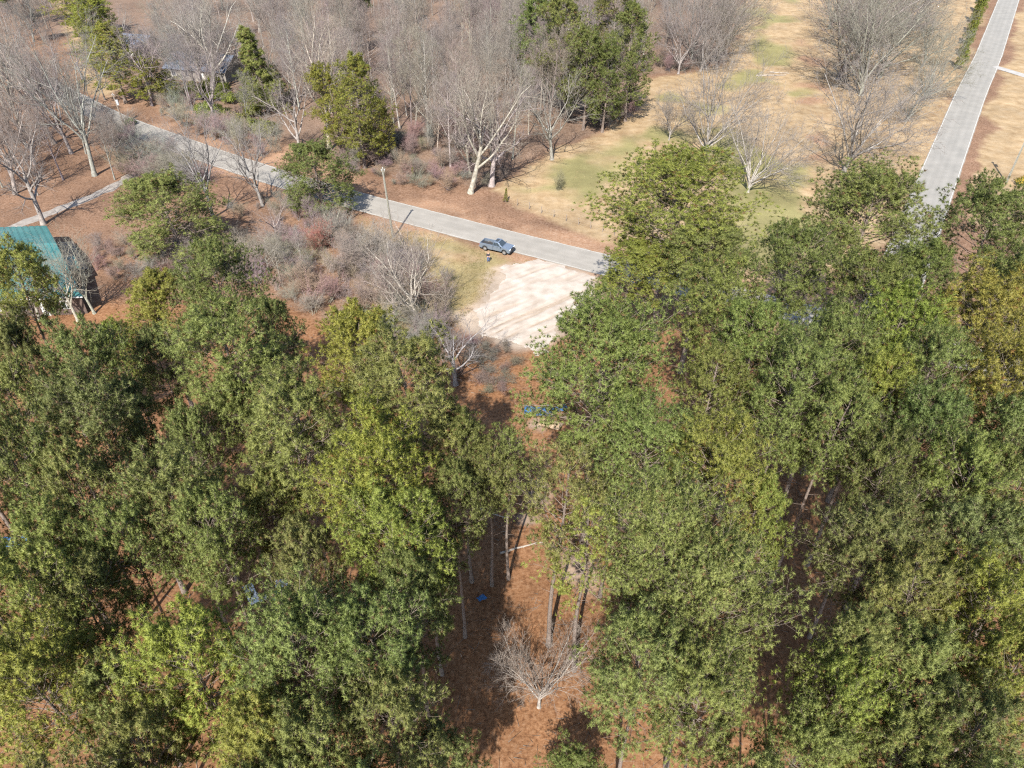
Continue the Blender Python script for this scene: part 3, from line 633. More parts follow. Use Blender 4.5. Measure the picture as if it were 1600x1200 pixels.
for u, v, h, k in [(545,95,24,1),(505,70,22,4),(575,80,20,2),(690,60,18,3),(930,50,22,0),(905,30,22,4),(640,40,16,2),(985,20,20,5)]:
    base_tree(u, v, h, PINE[k], 'pine', jit(MID), 'far pine rising among the grey leafless woods', 'pine_tree', 'pine tree', 'far pines in the grey woods', .95)
for u, v, h, k in [(25,75,18,3),(45,45,20,0),(0,40,20,6)]:
    base_tree(u, v, h, PINE[k], 'pine', jit(DRK), 'dark pine beyond the far end of the road', 'pine_tree', 'pine tree', 'dark pines at the far end of the road', .95)
for i, (u, v) in enumerate([(1499,108),(1503,88),(1510,70),(1517,52),(1523,36),(1530,20),(1536,6)]):
    base_tree(u, v, 9+.4*i, CONE[i % 2], 'pine', jit((1.25,1.25,.75)), 'conical evergreen in the hedge row along the side road', 'evergreen_tree', 'evergreen', 'evergreen row along the side road', .8)
for u, v, h, lab in [(790,315,2.6,'small green young pine on the road bank, far side'),(770,278,3.5,'small dark young pine under the pale oak'),(645,280,2.6,'small lime green young pine at the edge of the woods')]:
    base_tree(u, v, h, CONE[1], 'pine', YEL, lab, 'young_pine', 'pine tree', None, .85)
base_tree(1222,425,9,CONE[0],'pine',MID,'short conical pine in front of the tan field','pine_tree','pine tree',wide=.8)

# leafless trees that can be told apart
GR, PALE, BRN, PNK = (1, 1, 1), (1.22, 1.22, 1.2), (.72, .66, .6), (1.15, .95, .9)
sp = [(735,302,19,0,.9,PALE,'thick trunked leafless tree at the road bank'),(768,290,16,2,1.0,PALE,'pale white leafless oak beside the thick trunked tree'),
 (862,250,15,1,.95,GR,'leafless tree with upright limbs at the edge of the field'),
 (148,274,20,3,.85,GR,'leaning leafless tree in the left yard, twin trunks'),(112,240,20,1,.7,GR,'slim leafless tree behind the leaning yard tree'),
 (68,350,15,2,.85,GR,'pale leafless tree beside the teal roofed house'),(85,225,22,0,.7,GR,'tall leafless tree above the far road bend'),(40,215,21,3,.7,PALE,'tall pale leafless tree at the yard edge'),
 (333,145,19,0,1.0,PALE,'spreading pale leafless tree in front of the blue roof'),(515,235,20,3,.95,PALE,'pale leafless tree behind the roadside cedar'),
 (238,165,17,1,.7,PALE,'slim leafless tree beside the lime evergreens'),
 (333,340,15,3,.8,GR,'slim leafless tree on the near road verge'),(410,320,14,1,.8,GR,'leafless sapling on the near road verge by the dark pine'),(470,245,15,0,.8,GR,'leafless tree on the far bank of the road'),
 (655,510,12,1,1.0,PALE,'pale leafless tree in the brush by the sandy lot'),(122,500,10,1,.9,PALE,'pale leafless tree at the near wall of the teal roofed house'),
 (62,500,9,0,.9,PALE,'pale twiggy tree growing in front of the teal roof'),(20,470,10,3,.9,GR,'grey leafless tree over the left part of the teal roof'),(148,490,9,3,.9,PALE,'small pale leafless tree right of the teal roofed house'),(712,600,8,2,1.1,GR,'low sprawling leafless tree behind the sandy lot')]
for u, v, h, k, wd, t, lab in sp:
    base_tree(u, v, h*1.15, OAK[k], 'bare', jit(t), lab, 'leafless_tree', 'leafless tree', None, wd, (random.uniform(-.05, .05), random.uniform(-.05, .05)))
sd_ = [(1100,245,15,0,.85,GR,'leafless tree with a straight trunk in the field'),(1168,300,11,1,1.1,(1.1,1.1,1.08),'domed pale leafless tree in the field behind the big pine'),
 (1318,268,17,2,1.1,GR,'broad domed leafless tree with many trunks by the side road'),(1045,220,8,2,.9,GR,'small grey leafless tree in the field left of the straight one')]
for u, v, h, k, wd, t, lab in sd_:
    base_tree(u, v, h*1.18, DOME[k], 'bare', t, lab, 'leafless_tree', 'leafless tree', None, wd)
for u, v, h, k, wd in [(1310,125,18,0,1.1),(1345,150,17,1,1.1),(1375,120,16,2,1.1),(1330,80,16,1,1.1),(1390,80,15,0,1.1),(1360,50,15,2,1.1),(1295,45,13,0,1.1),(1420,45,13,1,1.1),(1440,105,11,2,1),(1445,155,9,0,1.),(1415,190,8,1,1.)]:
    base_tree(u, v, h*1.25, DOME[k], 'bare', jit(GR), 'grey twiggy leafless tree in the grove between field and side road', 'leafless_tree', 'leafless tree', 'leafless grove beside the side road', wd)
for u, v, h, k, wd in [(1120,95,15,0,.9),(1095,110,15,1,.8),(1135,75,14,2,.9),(1080,95,16,0,.8),(1060,115,14,2,.8)]:
    base_tree(u, v, h*1.25, DOME[k], 'bare', jit(GR), 'grey twiggy leafless tree at the far left edge of the field', 'leafless_tree', 'leafless tree', 'leafless trees on the far edge of the field', wd)
# the tree in the straw clearing
base_tree(842,1105,7.6,DOME[2],'bare',(1.15,1.12,1.1),'bare branching tree standing alone in the straw clearing','leafless_tree','leafless tree',wide=.95,tw=(1.25,1.18,1.12))
# white blossom and yellow bush
M['blossom'] = mat('white_blossom', (.72, .68, .66), .8, .1, 6); M['yellow'] = mat('yellow_blossom', (.50, .36, .05), .8, .2, 6)
def blossom(u, v, h, R, m, name, label):
    P_ = G(u, v); a, b, _ = make_leafy(int(u), h, R, 700, .10)
    r = empty(name, (P_[0], P_[1], gz(P_[0], P_[1])-.03), 0, label, 'bush'); ob('stems', a, r)
    b.materials.clear(); b.materials.append(m); ob('foliage', b, r)
blossom(1413, 55, 5, 3.2, M['blossom'], 'flowering_tree', 'small white blossoming tree behind the grove by the side road')
blossom(1598, 287, 1.6, 1.5, M['yellow'], 'flowering_bush', 'yellow flowering bush beside the silver utility pole')
base_tree(872,297,3.0,SHRUB[0],'shrub',(1.0,1.05,.75),'round olive shrub standing alone at the edge of the field','shrub','shrub',wide=1.15,tw=(1.05,1.1,.7))
base_tree(205,195,1.8,LEAFY[0],'leafy',(.85,1.1,1.1),'green leafy bush at the foot of the transformer pole','bush','bush')
base_tree(590,415,6.0,SHRUB[1],'shrub',PALE,'pale fountain shaped shrub at the foot of the tall utility pole','shrub','shrub',wide=1.25)
base_tree(500,395,4.5,SHRUB[2],'shrub',(1.25,.75,.68),'reddish budding shrub among the grey brush','shrub','shrub',wide=1.2,tw=(1.35,.62,.55))

# leafless woods and brush by scatter
def scatter(poly, n, dmin, rs, near=0.0):
    p = np.array(poly); out = []; tries = 0
    while len(out) < n and tries < n*60:
        tries += 1
        x, y = rs.uniform(p[:, 0].min(), p[:, 0].max()), rs.uniform(p[:, 1].min(), p[:, 1].max())
        if near and rs.rand() > (p[:, 1].min()/y)**near: continue
        if pdist(np.array([x]), np.array([y]), p)[0] < 0: continue
        if min(dist_line(np.array([x]), np.array([y]), MAIN)[0]-WM/2, dist_line(np.array([x]), np.array([y]), SIDE)[0]-WS/2) < 1.4: continue
        if any((x-a)**2+(y-b)**2 < dmin**2 for a, b in out): continue
        out.append((x, y))
    return out
rs = np.random.RandomState(17)
W1 = poly_px([(430, -25), (1085, -25), (1085, 70), (1000, 118), (935, 165), (840, 215), (800, 262), (740, 282), (640, 262), (560, 235), (430, 165)])
w1 = scatter(W1, 295, 2.3, rs, .9); w1.sort(key=lambda p: p[1])
for i, (x, y) in enumerate(w1[:150]):
    k = i % 6; h = rs.uniform(13, 22); kind_ = 0 if i % 5 == 0 else (1 if i % 3 else 2)
    lab = ('spreading leafless tree with heavy limbs in the grey woods beyond the road', 'slender pale trunked leafless tree in the grey woods beyond the road', 'slender brownish trunked leafless tree in the grey woods beyond the road')[kind_]
    grp = ('spreading trees of the grey woods', 'pale slender trees of the grey woods', 'brownish slender trees of the grey woods')[kind_]
    plant('bare', TALL[k] if kind_ else OAK[i % 4], x, y, h if kind_ else h*.75, None if kind_ else h/14*.55, jit((GR, (1.38, 1.36, 1.33), (.85, .8, .76))[kind_], .08), 'leafless_tree', lab, 'leafless tree', grp, lean=(rs.normal(0, .04), rs.normal(0, .04)), twig_tint=jit((1.08, 1.04, 1.02)))
def light_tree(seed, h):
    rng = np.random.RandomState(seed); K = 5; z = np.linspace(0, h*.93, K); P = np.zeros((1, K, 3)); P[0, :, 2] = z; P[0, :, 0] = rng.normal(0, .03)*z; P[0, :, 1] = rng.normal(0, .03)*z
    R = (.19*np.linspace(1, .15, K))[None]; a = Acc(); a.add(*tubes(P, R, 5))
    L1, R1, _ = grow(rng, P, R, 14, .28, .98, (.5, 1.0), lambda t, Lp: h*.34*(1.2-t*.9), 3, .1, .1, .5, .25); a.add(*tubes(L1, np.clip(R1, .015, 1), 3))
    L2, R2, _ = grow(rng, L1, R1, 5, .2, 1, (.4, 1.), lambda t, Lp: Lp*.6*(1.1-.5*t), 2, .1, .06, .6); a.add(*cones(L2, np.clip(R2, .014, .05)))
    L3, R3, _ = grow(rng, L2, R2, 5, .15, 1, (.4, 1.), lambda t, Lp: Lp*.55*np.ones_like(t), 2, .1, .06, .7); a.add(*cones(L3, np.clip(R3, .012, .03)))
    L4, R4, _ = grow(rng, L3, R3, 2, .15, 1, (.4, 1.), lambda t, Lp: Lp*.6*np.ones_like(t), 2, .1, .06, .8); a.add(*cones(L4, np.clip(R4, .012, .02)))
    return np.concatenate(a.v), a.q
acc = Acc(); LT = [light_tree(301+k, 18) for k in range(5)]
for i, (x, y) in enumerate(w1[150:]):
    V, qs = LT[i % 5]; c, s_ = math.cos(i*2.4), math.sin(i*2.4); k = rs.uniform(.75, 1.2)
    base_n = acc.n; acc.v.append(np.c_[V[:, 0]*c-V[:, 1]*s_, V[:, 0]*s_+V[:, 1]*c, V[:, 2]]*k+np.array([x, y, gz(x, y)-.1])); acc.n += len(V)
    acc.q += [f+base_n for f in qs]
fo = ob('distant_woods', acc.mesh('distant_woods', M['grey_twig'])); fo.color = (1.15, 1.12, 1.1, 1); tag(fo, 'far grey mass of leafless trees behind the nearer woods', 'woods', kind='stuff')
W2 = poly_px([(-60, -10), (80, 0), (90, 70), (20, 88), (-80, 60)])
for i, (x, y) in enumerate(scatter(W2, 26, 3.5, rs)):
    plant('bare', TALL[i % 6], x, y, rs.uniform(13, 18), None, jit(GR), 'leafless_tree', 'leafless tree among the dark pines beyond the road end', 'leafless tree', 'leafless trees beyond the road end')
W3 = poly_px([(0, 165), (60, 160), (150, 210), (210, 235), (190, 290), (90, 300), (-30, 330)])
for i, (x, y) in enumerate(scatter(W3, 24, 3.5, rs)):
    plant('bare', TALL[i % 6] if i % 3 else OAK[i % 4], x, y, rs.uniform(11, 17), None, jit(GR), 'leafless_tree', 'leafless tree in the leaf strewn yard behind the teal roofed house', 'leafless tree', 'leafless yard trees', twig_tint=(1.05, .95, .92))
RB = poly_px([(-40, 30), (60, 60), (150, 140), (215, 185), (200, 215), (120, 200), (20, 150), (-60, 110)])
for i, (x, y) in enumerate(scatter(RB, 16, 4, rs)):
    plant('bare', TALL[i % 6] if i % 2 else OAK[i % 4], x, y, rs.uniform(10, 16), None, jit(GR), 'leafless_tree', 'leafless tree overhanging the far road beside the lime evergreens', 'leafless tree', 'leafless trees along the far road')
W4 = poly_px([(250, 40), (430, -20), (440, 215), (380, 225), (300, 180), (225, 130)])
for i, (x, y) in enumerate(scatter(W4, 52, 3.2, rs, .8)):
    plant('bare', OAK[i % 4] if i % 2 else TALL[i % 6], x, y, rs.uniform(9, 17), None, jit(PALE if i % 3 == 0 else GR), 'leafless_tree', 'leafless tree around the blue roofed house', 'leafless tree', 'leafless trees around the blue roof')
for i, (x, y) in enumerate(scatter(poly_px([(370, 400), (520, 370), (640, 410), (705, 480), (650, 545), (450, 465)]), 16, 3, rs)):
    plant('bare', TALL[i % 6] if i % 2 else OAK[i % 4], x, y, rs.uniform(5, 8.5), None, jit((1.25, 1.22, 1.18)), 'leafless_tree', 'pale leafless sapling rising out of the grey brush', 'leafless tree', 'saplings in the grey brush')
def brush(px, n, dmin, h, tint, tw, lab, grp, near=0, wide=1.2):
    for i, (x, y) in enumerate(scatter(poly_px(px), n, dmin, rs, near)):
        hh = rs.uniform(*h)*rs.choice([.6, .85, 1., 1.25]); plant('shrub', SHRUB[i % 4], x, y, hh, hh/3.8*wide*rs.uniform(.6, 1.35), jit(tint, .15), 'shrub', lab, 'shrub', grp, lean=(rs.normal(0, .14), rs.normal(0, .14)), twig_tint=jit(tw, .16))
brush([(370, 395), (520, 365), (620, 400), (700, 440), (715, 500), (660, 560), (560, 530), (440, 470), (370, 440)], 70, 1.3, (2.6, 4.8), (1.2, 1.15, 1.1), (1.16, 1.08, 1.03), 'grey leafless shrub in the brush before the utility pole', 'grey brush by the sandy lot')
brush([(690, 545), (770, 535), (835, 560), (820, 605), (760, 625), (700, 590)], 20, 1.2, (.9, 2.1), BRN, (.85, .78, .72), 'low brown shrub in the thicket behind the sandy lot', 'brown thicket behind the sandy lot', wide=1.5)
brush([(135, 395), (200, 380), (330, 410), (370, 440), (250, 450), (150, 440)], 26, 1.6, (2.2, 3.6), PNK, (1.14, 1.04, 1.0), 'pinkish grey shrub beside the teal roofed house', 'pinkish brush by the teal roof')
brush([(190, 215), (250, 245), (330, 285), (320, 300), (230, 310), (185, 270)], 34, 1.6, (3, 5.5), BRN, (1.08, 1.0, .96), 'dense leafless shrub at the bend of the road', 'shrubs at the road bend')
brush([(260, 150), (330, 185), (440, 235), (430, 250), (330, 225), (250, 180)], 30, 1.8, (2.5, 5), GR, (1.2, 1.12, 1.0), 'leafless shrub on the far road bank below the cedar', 'shrubs on the far road bank')
brush([(560, 225), (660, 215), (800, 215), (790, 280), (740, 300), (700, 308), (600, 285), (540, 270)], 75, 1.6, (1.6, 4.2), BRN, (1.12, 1.0, .94), 'leafless shrub under the grey woods beside the road', 'shrubs at the foot of the grey woods')
brush([(1000, 118), (1100, 108), (1100, 95), (1010, 100)], 14, 2, (2, 3.5), GR, (1, .9, .85), 'leafless shrub along the far end of the field', 'shrubs at the far end of the field')
brush([(930, 205), (990, 185), (995, 165), (940, 190)], 10, 1.4, (2.5, 4.5), GR, (1, .88, .84), 'leafless shrub at the foot of the pine clump', 'shrubs under the pine clump')
brush([(350, 330), (470, 300), (540, 345), (560, 385), (450, 375)], 24, 1.8, (2, 3.8), GR, (1.14, 1.06, 1.02), 'leafless shrub on the near side of the road', 'roadside shrubs before the dark pine')
for u, v, h, k in [(262,112,11,1),(300,128,9,3),(345,128,10,0),(375,118,11,2),(228,98,9,1),(200,90,10,0)]:
    base_tree(u, v, h*1.2, OAK[k], 'bare', jit(GR), 'leafless tree standing right before the blue-grey roofed houses', 'leafless_tree', 'leafless tree', 'leafless trees before the blue-grey roofs', 1.1)
for i, (x, y) in enumerate(scatter(poly_px([(270, 130), (430, 120), (440, 225), (330, 200)]), 24, 3, rs)):
    plant('leafy', LEAFY[i % 2], x, y, rs.uniform(2, 3.6), None, jit((1.15, 1.1, .8)), 'bush', 'olive evergreen bush under the bare trees by the blue roof', 'bush', 'evergreen understorey by the blue roof')

# ------------------------------------------------------------------ houses
def slab(corners, th=.05):
    """closed sheet from four corners, th thick below"""
    c = [Vector(p) for p in corners]; n = (c[1]-c[0]).cross(c[3]-c[0]).normalized(); n = n if n.z > 0 else -n
    v = c+[p-n*th for p in c]
    return v, [(0,1,2,3),(7,6,5,4),(0,4,5,1),(1,5,6,2),(2,6,7,3),(3,7,4,0)]
def lerp(a, b, t): return Vector(a)*(1-t)+Vector(b)*t
def panel_roof(name, slopes, material, parent, n, seam=.035):
    """slopes: (eave0, eave1, ridge1, ridge0); a deck with separate sheet panels and standing seams"""
    mb = MB()
    for e0, e1, r1, r0 in slopes: mb.add(*slab((e0, e1, r1, r0), .10))
    deck = mb.build(name, material, parent)
    for e0, e1, r1, r0 in slopes:
        nn = (Vector(e1)-Vector(e0)).cross(Vector(r0)-Vector(e0)).normalized(); nn = nn if nn.z > 0 else -nn
        for i in range(n):
            a, b = i/n+.004, (i+1)/n-.004
            p = [lerp(e0, e1, a)+nn*.035, lerp(e0, e1, b)+nn*.035, lerp(r0, r1, b)+nn*.035, lerp(r0, r1, a)+nn*.035]
            m = MB().add(*slab(p, .025))
            q0, q1 = lerp(e0, e1, b)+nn*.035, lerp(r0, r1, b)+nn*.035
            q2, q3 = lerp(e0, e1, b-.035)+nn*.035, lerp(r0, r1, b-.035)+nn*.035
            m.add(*slab([q2+nn*seam, q0+nn*seam, q1+nn*seam, q3+nn*seam], seam))
            m.build('roof_panel', material, deck)
    return deck
def wall_prism(plan, z0, z1): 
    return MB().prism(plan, z0, z1, 'z')
hp = lambda u, v, z: Vector(G(u, v, z))
ZE, ZR = 2.9, 5.0
e1 = hp(129, 463, ZE); e0 = e1+(hp(67, 465.5, ZE)-e1).normalized()*17; r1 = hp(88, 380, ZR); r0 = r1+(e0-e1); b1 = hp(73, 353, ZE+.3); b0 = b1+(e0-e1)
hc = (e0+e1+b0+b1)/4
hr = empty('house', (0, 0, 0), 0, 'low house with a teal metal roof half hidden by trees', 'house')
panel_roof('roof', [(e0, e1, r1, r0), (b1, b0, r0, r1)], M['teal_roof'], hr, 19)
ins = lambda p, k=.45: Vector((p.x, p.y, 0))+(Vector((hc.x, hc.y, 0))-Vector((p.x, p.y, 0))).normalized()*k
pl = [ins(p) for p in (e0, e1, b1, b0)]
mb = wall_prism([(p.x, p.y) for p in pl], -.25, ZE-.12)
ra, rb = ins(r0, .3), ins(r1, .3)
for a, b, c in ((pl[1], pl[2], rb), (pl[0], pl[3], ra)):
    t = (Vector((hc.x, hc.y, 0))-c).normalized()*.12
    q = [Vector((a.x, a.y, ZE-.2)), Vector((b.x, b.y, ZE-.2)), Vector((c.x, c.y, ZR-.25))]
    mb.add(q+[p+t for p in q], [(0,1,2),(5,4,3),(0,3,4,1),(1,4,5,2),(2,5,3,0)])
wl = mb.build('wall', M['brown_wall'], hr)
fx = (pl[1]-pl[0]).normalized(); fa = math.atan2(fx.y, fx.x); fn = Vector((fx.y, -fx.x, 0))
for t in (.30, .50, .86):
    c = lerp(pl[0], pl[1], t)+fn*.02+Vector((0, 0, 1.55))
    wf = MB().box(c, (1.3, .10, 1.25), fa).build('window', M['white_trim'], hr)
    for s in (-1, 1): MB().box(c+fx*s*.3+fn*.035, (.52, .06, 1.08), fa).build('pane', M['glass'], wf)
c = lerp(pl[0], pl[1], .68)+fn*.02+Vector((0, 0, 1.0)); d_ = MB().box(c, (.95, .12, 2.1), fa).build('door', M['white_trim'], hr)
MB().cyl(c+fx*.35+fn*.06, c+fx*.35+fn*.14, .04).build('handle', M['white_metal'], d_)
MB().add(*slab([e0-fn*-.03, e1-fn*-.03, e1+fn*.14, e0+fn*.14], .14)).build('gutter', M['white_trim'], hr)
# side porch and deck
q = [hp(94, 399, 2.75), hp(114, 398.7, 2.75), hp(125, 418, 2.75), hp(104, 421, 2.9)]
panel_roof('porch_roof', [(q[1], q[2], q[3], q[0])], M['teal_roof'], hr, 3)
for p in (q[1], q[2]):
    MB().cyl((p.x-.25, p.y, -.3), (p.x-.25, p.y, 2.68), .07, n=8).build('porch_post', M['white_trim'], hr)
dk = [hp(90, 378, .5), hp(114, 377, .5), hp(138, 420, .5), hp(112, 424, .5)]
for i in range(16):
    a, b = i/16+.006, (i+1)/16-.006
    MB().add(*slab([lerp(dk[0], dk[3], a), lerp(dk[1], dk[2], a), lerp(dk[1], dk[2], b), lerp(dk[0], dk[3], b)], .05)).build('deck_board', M['old_post'], hr)
mb = MB(); ctr = sum(dk, Vector())/4
mb.prism([(lerp(p, ctr, .06).x, lerp(p, ctr, .06).y) for p in dk], -.3, .44, 'z').build('deck_base', M['brown_wall'], hr)

def gable_house(u, v, L_, W_, rz, wall_h, rise, roofm, wallm, label):
    P_ = G(u, v); r = empty('house', (P_[0], P_[1], 0), rz, label, 'house')
    MB().box((0, 0, wall_h/2-.2), (L_, W_, wall_h+.4)).build('wall', wallm, r)
    for s in (-1, 1):
        MB().prism([(-W_/2, wall_h), (W_/2, wall_h), (0, wall_h+rise)], s*(L_/2-.15), s*(L_/2-.01), 'x').build('gable', wallm, r)
    ox, oy = L_/2+.4, W_/2+.5; k = rise/(W_/2); ze = wall_h-.5*k+.06
    m = MB()
    for s in (-1, 1):
        m.add(*slab([(-ox, s*oy, ze), (ox, s*oy, ze), (ox, 0, wall_h+rise+.06), (-ox, 0, wall_h+rise+.06)], .14))
    rf = m.build('roof', roofm, r)
    for s in (-1, 1):     # shingle courses
        n = 16
        for i in range(n):
            a, b = i/n, (i+1)/n; nz = Vector((0, s*k, 1)).normalized()
            f = lambda t, off: Vector((0, s*oy*(1-t), ze+(wall_h+rise+.06-ze)*t))+nz*off
            p0, p1 = f(a, .05), f(b, .025)
            MB().add(*slab([p0-Vector((ox, 0, 0)), p0+Vector((ox, 0, 0)), p1+Vector((ox, 0, 0)), p1-Vector((ox, 0, 0))], .02)).build('shingle_course', roofm, rf)
    MB().box((L_*.22, .6, wall_h+rise+.2), (.8, .8, 1.6)).build('chimney', M['brown_wall'], rf)
    for t in (-.36, -.12, .34):
        w_ = MB().box((t*L_, -W_/2-.02, wall_h*.55), (1.3, .12, 1.3)).build('window', M['white_trim'], r)
        for s in (-1, 1): MB().box((t*L_+s*.3, -W_/2-.055, wall_h*.55), (.52, .07, 1.1)).build('pane', M['glass'], w_)
    d = MB().box((.12*L_, -W_/2-.02, 1.0), (1., .12, 2.1)).build('door', M['white_trim'], r)
    MB().cyl((.12*L_+.36, -W_/2-.08, 1.0), (.12*L_+.36, -W_/2-.16, 1.0), .04).build('handle', M['white_metal'], d)
    return r
gable_house(325, 118, 17, 10, -.25, 2.8, 2.6, M['blue_shingle'], M['pale_siding'], 'house with a blue-grey shingle roof behind the spreading pale tree')
gable_house(215, 82, 11, 8, -.25, 2.6, 2.2, M['blue_shingle'], M['pale_siding'], 'smaller blue-grey roofed house beside the lime green evergreens')

# ------------------------------------------------------------------ pickup truck
def pickup():
    a, b = G(758, 391), G(788.6, 398); d = (b-a)/np.linalg.norm(b-a); ang = math.atan2(d[1], d[0])
    mid = (a+b)/2; left = np.array([-d[1], d[0], 0]); c = mid+left*.78
    r = empty('pickup_truck', (c[0], c[1], .0), ang, 'silver-blue crew cab pickup truck parked on the road edge', 'pickup truck')
    WB, W = 3.3, 1.84; xf, xr = WB/2, -WB/2
    def arch(x, rr=.47, z=.42, n=9): return [(x+rr*math.cos(t), z+rr*math.sin(t)) for t in np.linspace(math.pi, 0, n)]
    # lower shell, front half with hood
    prof = [(-.32, .42)]+[(xf-.47, .42)]+arch(xf)[1:-1]+[(xf+.47, .42), (2.55, .42), (2.62, .60), (2.60, .92), (2.48, 1.05), (1.25, 1.16), (-.32, 1.16)]
    body = MB().prism(prof, -W/2, W/2).build('body', M['truck_paint'], r, .035)
    # bed: outer sides, floor, tailgate, head wall
    side = [(-2.62, .55), (-2.62, 1.16), (-.33, 1.16), (-.33, .42), (xr+.47, .42)]+arch(xr)[::-1][1:-1]+[(xr-.47, .42), (-2.5, .45)]
    bed = MB()
    for s in (-1, 1): bed.prism(side, s*(W/2-.16), s*W/2)
    bed.box((-1.48, 0, .66), (2.24, W-.3, .10)).box((-2.57, 0, .86), (.09, W-.30, .58)).box((-.38, 0, .86), (.08, W-.30, .58))
    bo = bed.build('bed', M['truck_paint'], r, .012)
    MB().box((-1.48, 0, .735), (2.06, W-.36, .04)).build('bed_liner', M['rubber'], bo)
    for s in (-1, 1): MB().box((-1.48, s*(W/2-.09), 1.178), (2.2, .12, .03)).build('bed_rail', M['truck_paint'], bo)
    for s in (-1, 1): MB().box((-2.63, s*(W/2-.10), .95), (.05, .15, .34)).build('tail_light', M['lamp_red'], r)
    MB().box((-2.68, 0, .55), (.16, W-.05, .17)).build('rear_bumper', M['rim'], r, .02)
    # cab
    lo = [(-.66, 1.14), (1.22, 1.14)]; 
    yb, yt = W/2-.03, W/2-.20; x0, x1, x2, x3, zt = -.36, 1.30, .50, -.22, 1.76
    V = [(x0,-yb,1.14),(x1,-yb,1.14),(x1,yb,1.14),(x0,yb,1.14),(x3,-yt,zt),(x2,-yt,zt),(x2,yt,zt),(x3,yt,zt)]
    cab = MB().add(V, [(3,2,1,0),(4,5,6,7),(0,1,5,4),(1,2,6,5),(2,3,7,6),(3,0,4,7)]).build('cab', M['truck_paint'], r, .05, seg=3)
    def pane(q, name, parent, th=.02):
        c = [Vector(p) for p in q]; n = (c[1]-c[0]).cross(c[3]-c[0]).normalized(); ctr = sum(c, Vector())/4
        if n.dot(ctr-Vector((.2, 0, 1.4))) < 0: n = -n
        v = [p+n*.012 for p in c]+[p-n*th for p in c]
        MB().add(v, [(0,1,2,3),(7,6,5,4),(0,4,5,1),(1,5,6,2),(2,6,7,3),(3,7,4,0)]).build(name, M['glass'], parent)
    Q = lambda A, B, C, D, s, t: lerp(lerp(V[A], V[B], s), lerp(V[D], V[C], s), t)
    pane([Q(1,2,6,5,.06,.10), Q(1,2,6,5,.94,.10), Q(1,2,6,5,.92,.93), Q(1,2,6,5,.08,.93)], 'windshield', cab)
    pane([Q(0,3,7,4,.10,.15), Q(0,3,7,4,.90,.15), Q(0,3,7,4,.88,.88), Q(0,3,7,4,.12,.88)], 'rear_window', cab)
    for A, B, C, D in ((0,1,5,4),(3,2,6,7)):
        pane([Q(A,B,C,D,.06,.14), Q(A,B,C,D,.40,.14), Q(A,B,C,D,.46,.88), Q(A,B,C,D,.08,.88)], 'side_window', cab)
        pane([Q(A,B,C,D,.44,.14), Q(A,B,C,D,.86,.14), Q(A,B,C,D,.90,.88), Q(A,B,C,D,.51,.88)], 'side_window', cab)
    MB().box((.14, 0, zt+.012), (.5, .86, .03)).build('sunroof', M['glass'], cab, .01)
    for s in (-1, 1):
        for xa, xb in ((-.28, .34), (.36, 1.12)):
            dr = MB().box(((xa+xb)/2, s*(W/2+.004), .80), (xb-xa-.03, .03, .66)).build('door', M['truck_paint'], r, .012)
            MB().box((xa+.16, s*(W/2+.03), 1.02), (.18, .03, .035)).build('handle', M['black_plastic'], dr)
        MB().box((1.06, s*(W/2+.10), 1.20), (.10, .20, .16)).build('mirror', M['black_plastic'], r, .02)
        MB().box((2.50, s*(W/2-.22), .92), (.22, .36, .15)).build('headlight', M['lamp_clear'], r, .02)
    MB().box((2.58, 0, .86), (.10, 1.06, .26)).build('grille', M['black_plastic'], r, .02)
    MB().box((2.60, 0, .55), (.18, W-.02, .24)).build('front_bumper', M['black_plastic'], r, .04)
    MB().box((1.85, 0, 1.115), (1.05, 1.15, .06), ry=.075).build('hood', M['truck_paint'], r, .025)
    for x in (xf, xr):
        for s in (-1, 1):
            y = s*(W/2-.13); wh = empty_part('wheel', r, (x, y, .385))
            MB().cyl((0, -.125, 0), (0, .125, 0), .385, n=24).build('tyre', M['rubber'], wh, .03)
            rim = MB().cyl((0, s*.10, 0), (0, s*.135, 0), .245, n=20)
            for k in range(6):
                t = k*math.pi/3; rim.box((.13*math.cos(t), s*.14, .13*math.sin(t)), (.22, .03, .05), ry=-t)
            rim.build('rim', M['rim'], wh)
    return r
def empty_part(name, parent, loc):
    """a wheel hub that carries tyre and rim"""
    o = MB().cyl((0, -.05, 0), (0, .05, 0), .12, n=10).build(name, M['black_plastic'], parent); o.location = loc; return o
pickup()

# ------------------------------------------------------------------ person
def skin_mesh(name, chains, mat_, parent, sub=2):
    """chains: list of [(point, radius)...]; one connected figure through shared points"""
    vs_, ed, rad, ix = [], [], [], {}
    for ch in chains:
        prev = None
        for p, rr in ch:
            k = tuple(round(c, 4) for c in p)
            if k not in ix: ix[k] = len(vs_); vs_.append(p); rad.append(rr)
            if prev is not None and prev != ix[k]: ed.append((prev, ix[k]))
            prev = ix[k]
    me = bpy.data.meshes.new(name); me.from_pydata(vs_, ed, []); o = ob(name, me, parent)
    md = o.modifiers.new('skin', 'SKIN'); md.use_smooth_shade = True
    sv = me.skin_vertices[0].data
    for i, rr in enumerate(rad): sv[i].radius = rr if isinstance(rr, tuple) else (rr, rr)
    sv[0].use_root = True
    ss = o.modifiers.new('sub', 'SUBSURF'); ss.levels = sub; ss.render_levels = sub
    me.materials.append(mat_); return o
pp = G(763, 408.5); pr = empty('person', (pp[0], pp[1], gz(pp[0], pp[1])-.005), math.radians(8), 'standing person in dark top and blue jeans beside the pickup', 'person')
hip = (0, 0, .96); chest = (0, 0, 1.28); neck = (0, 0, 1.46)
arms = []
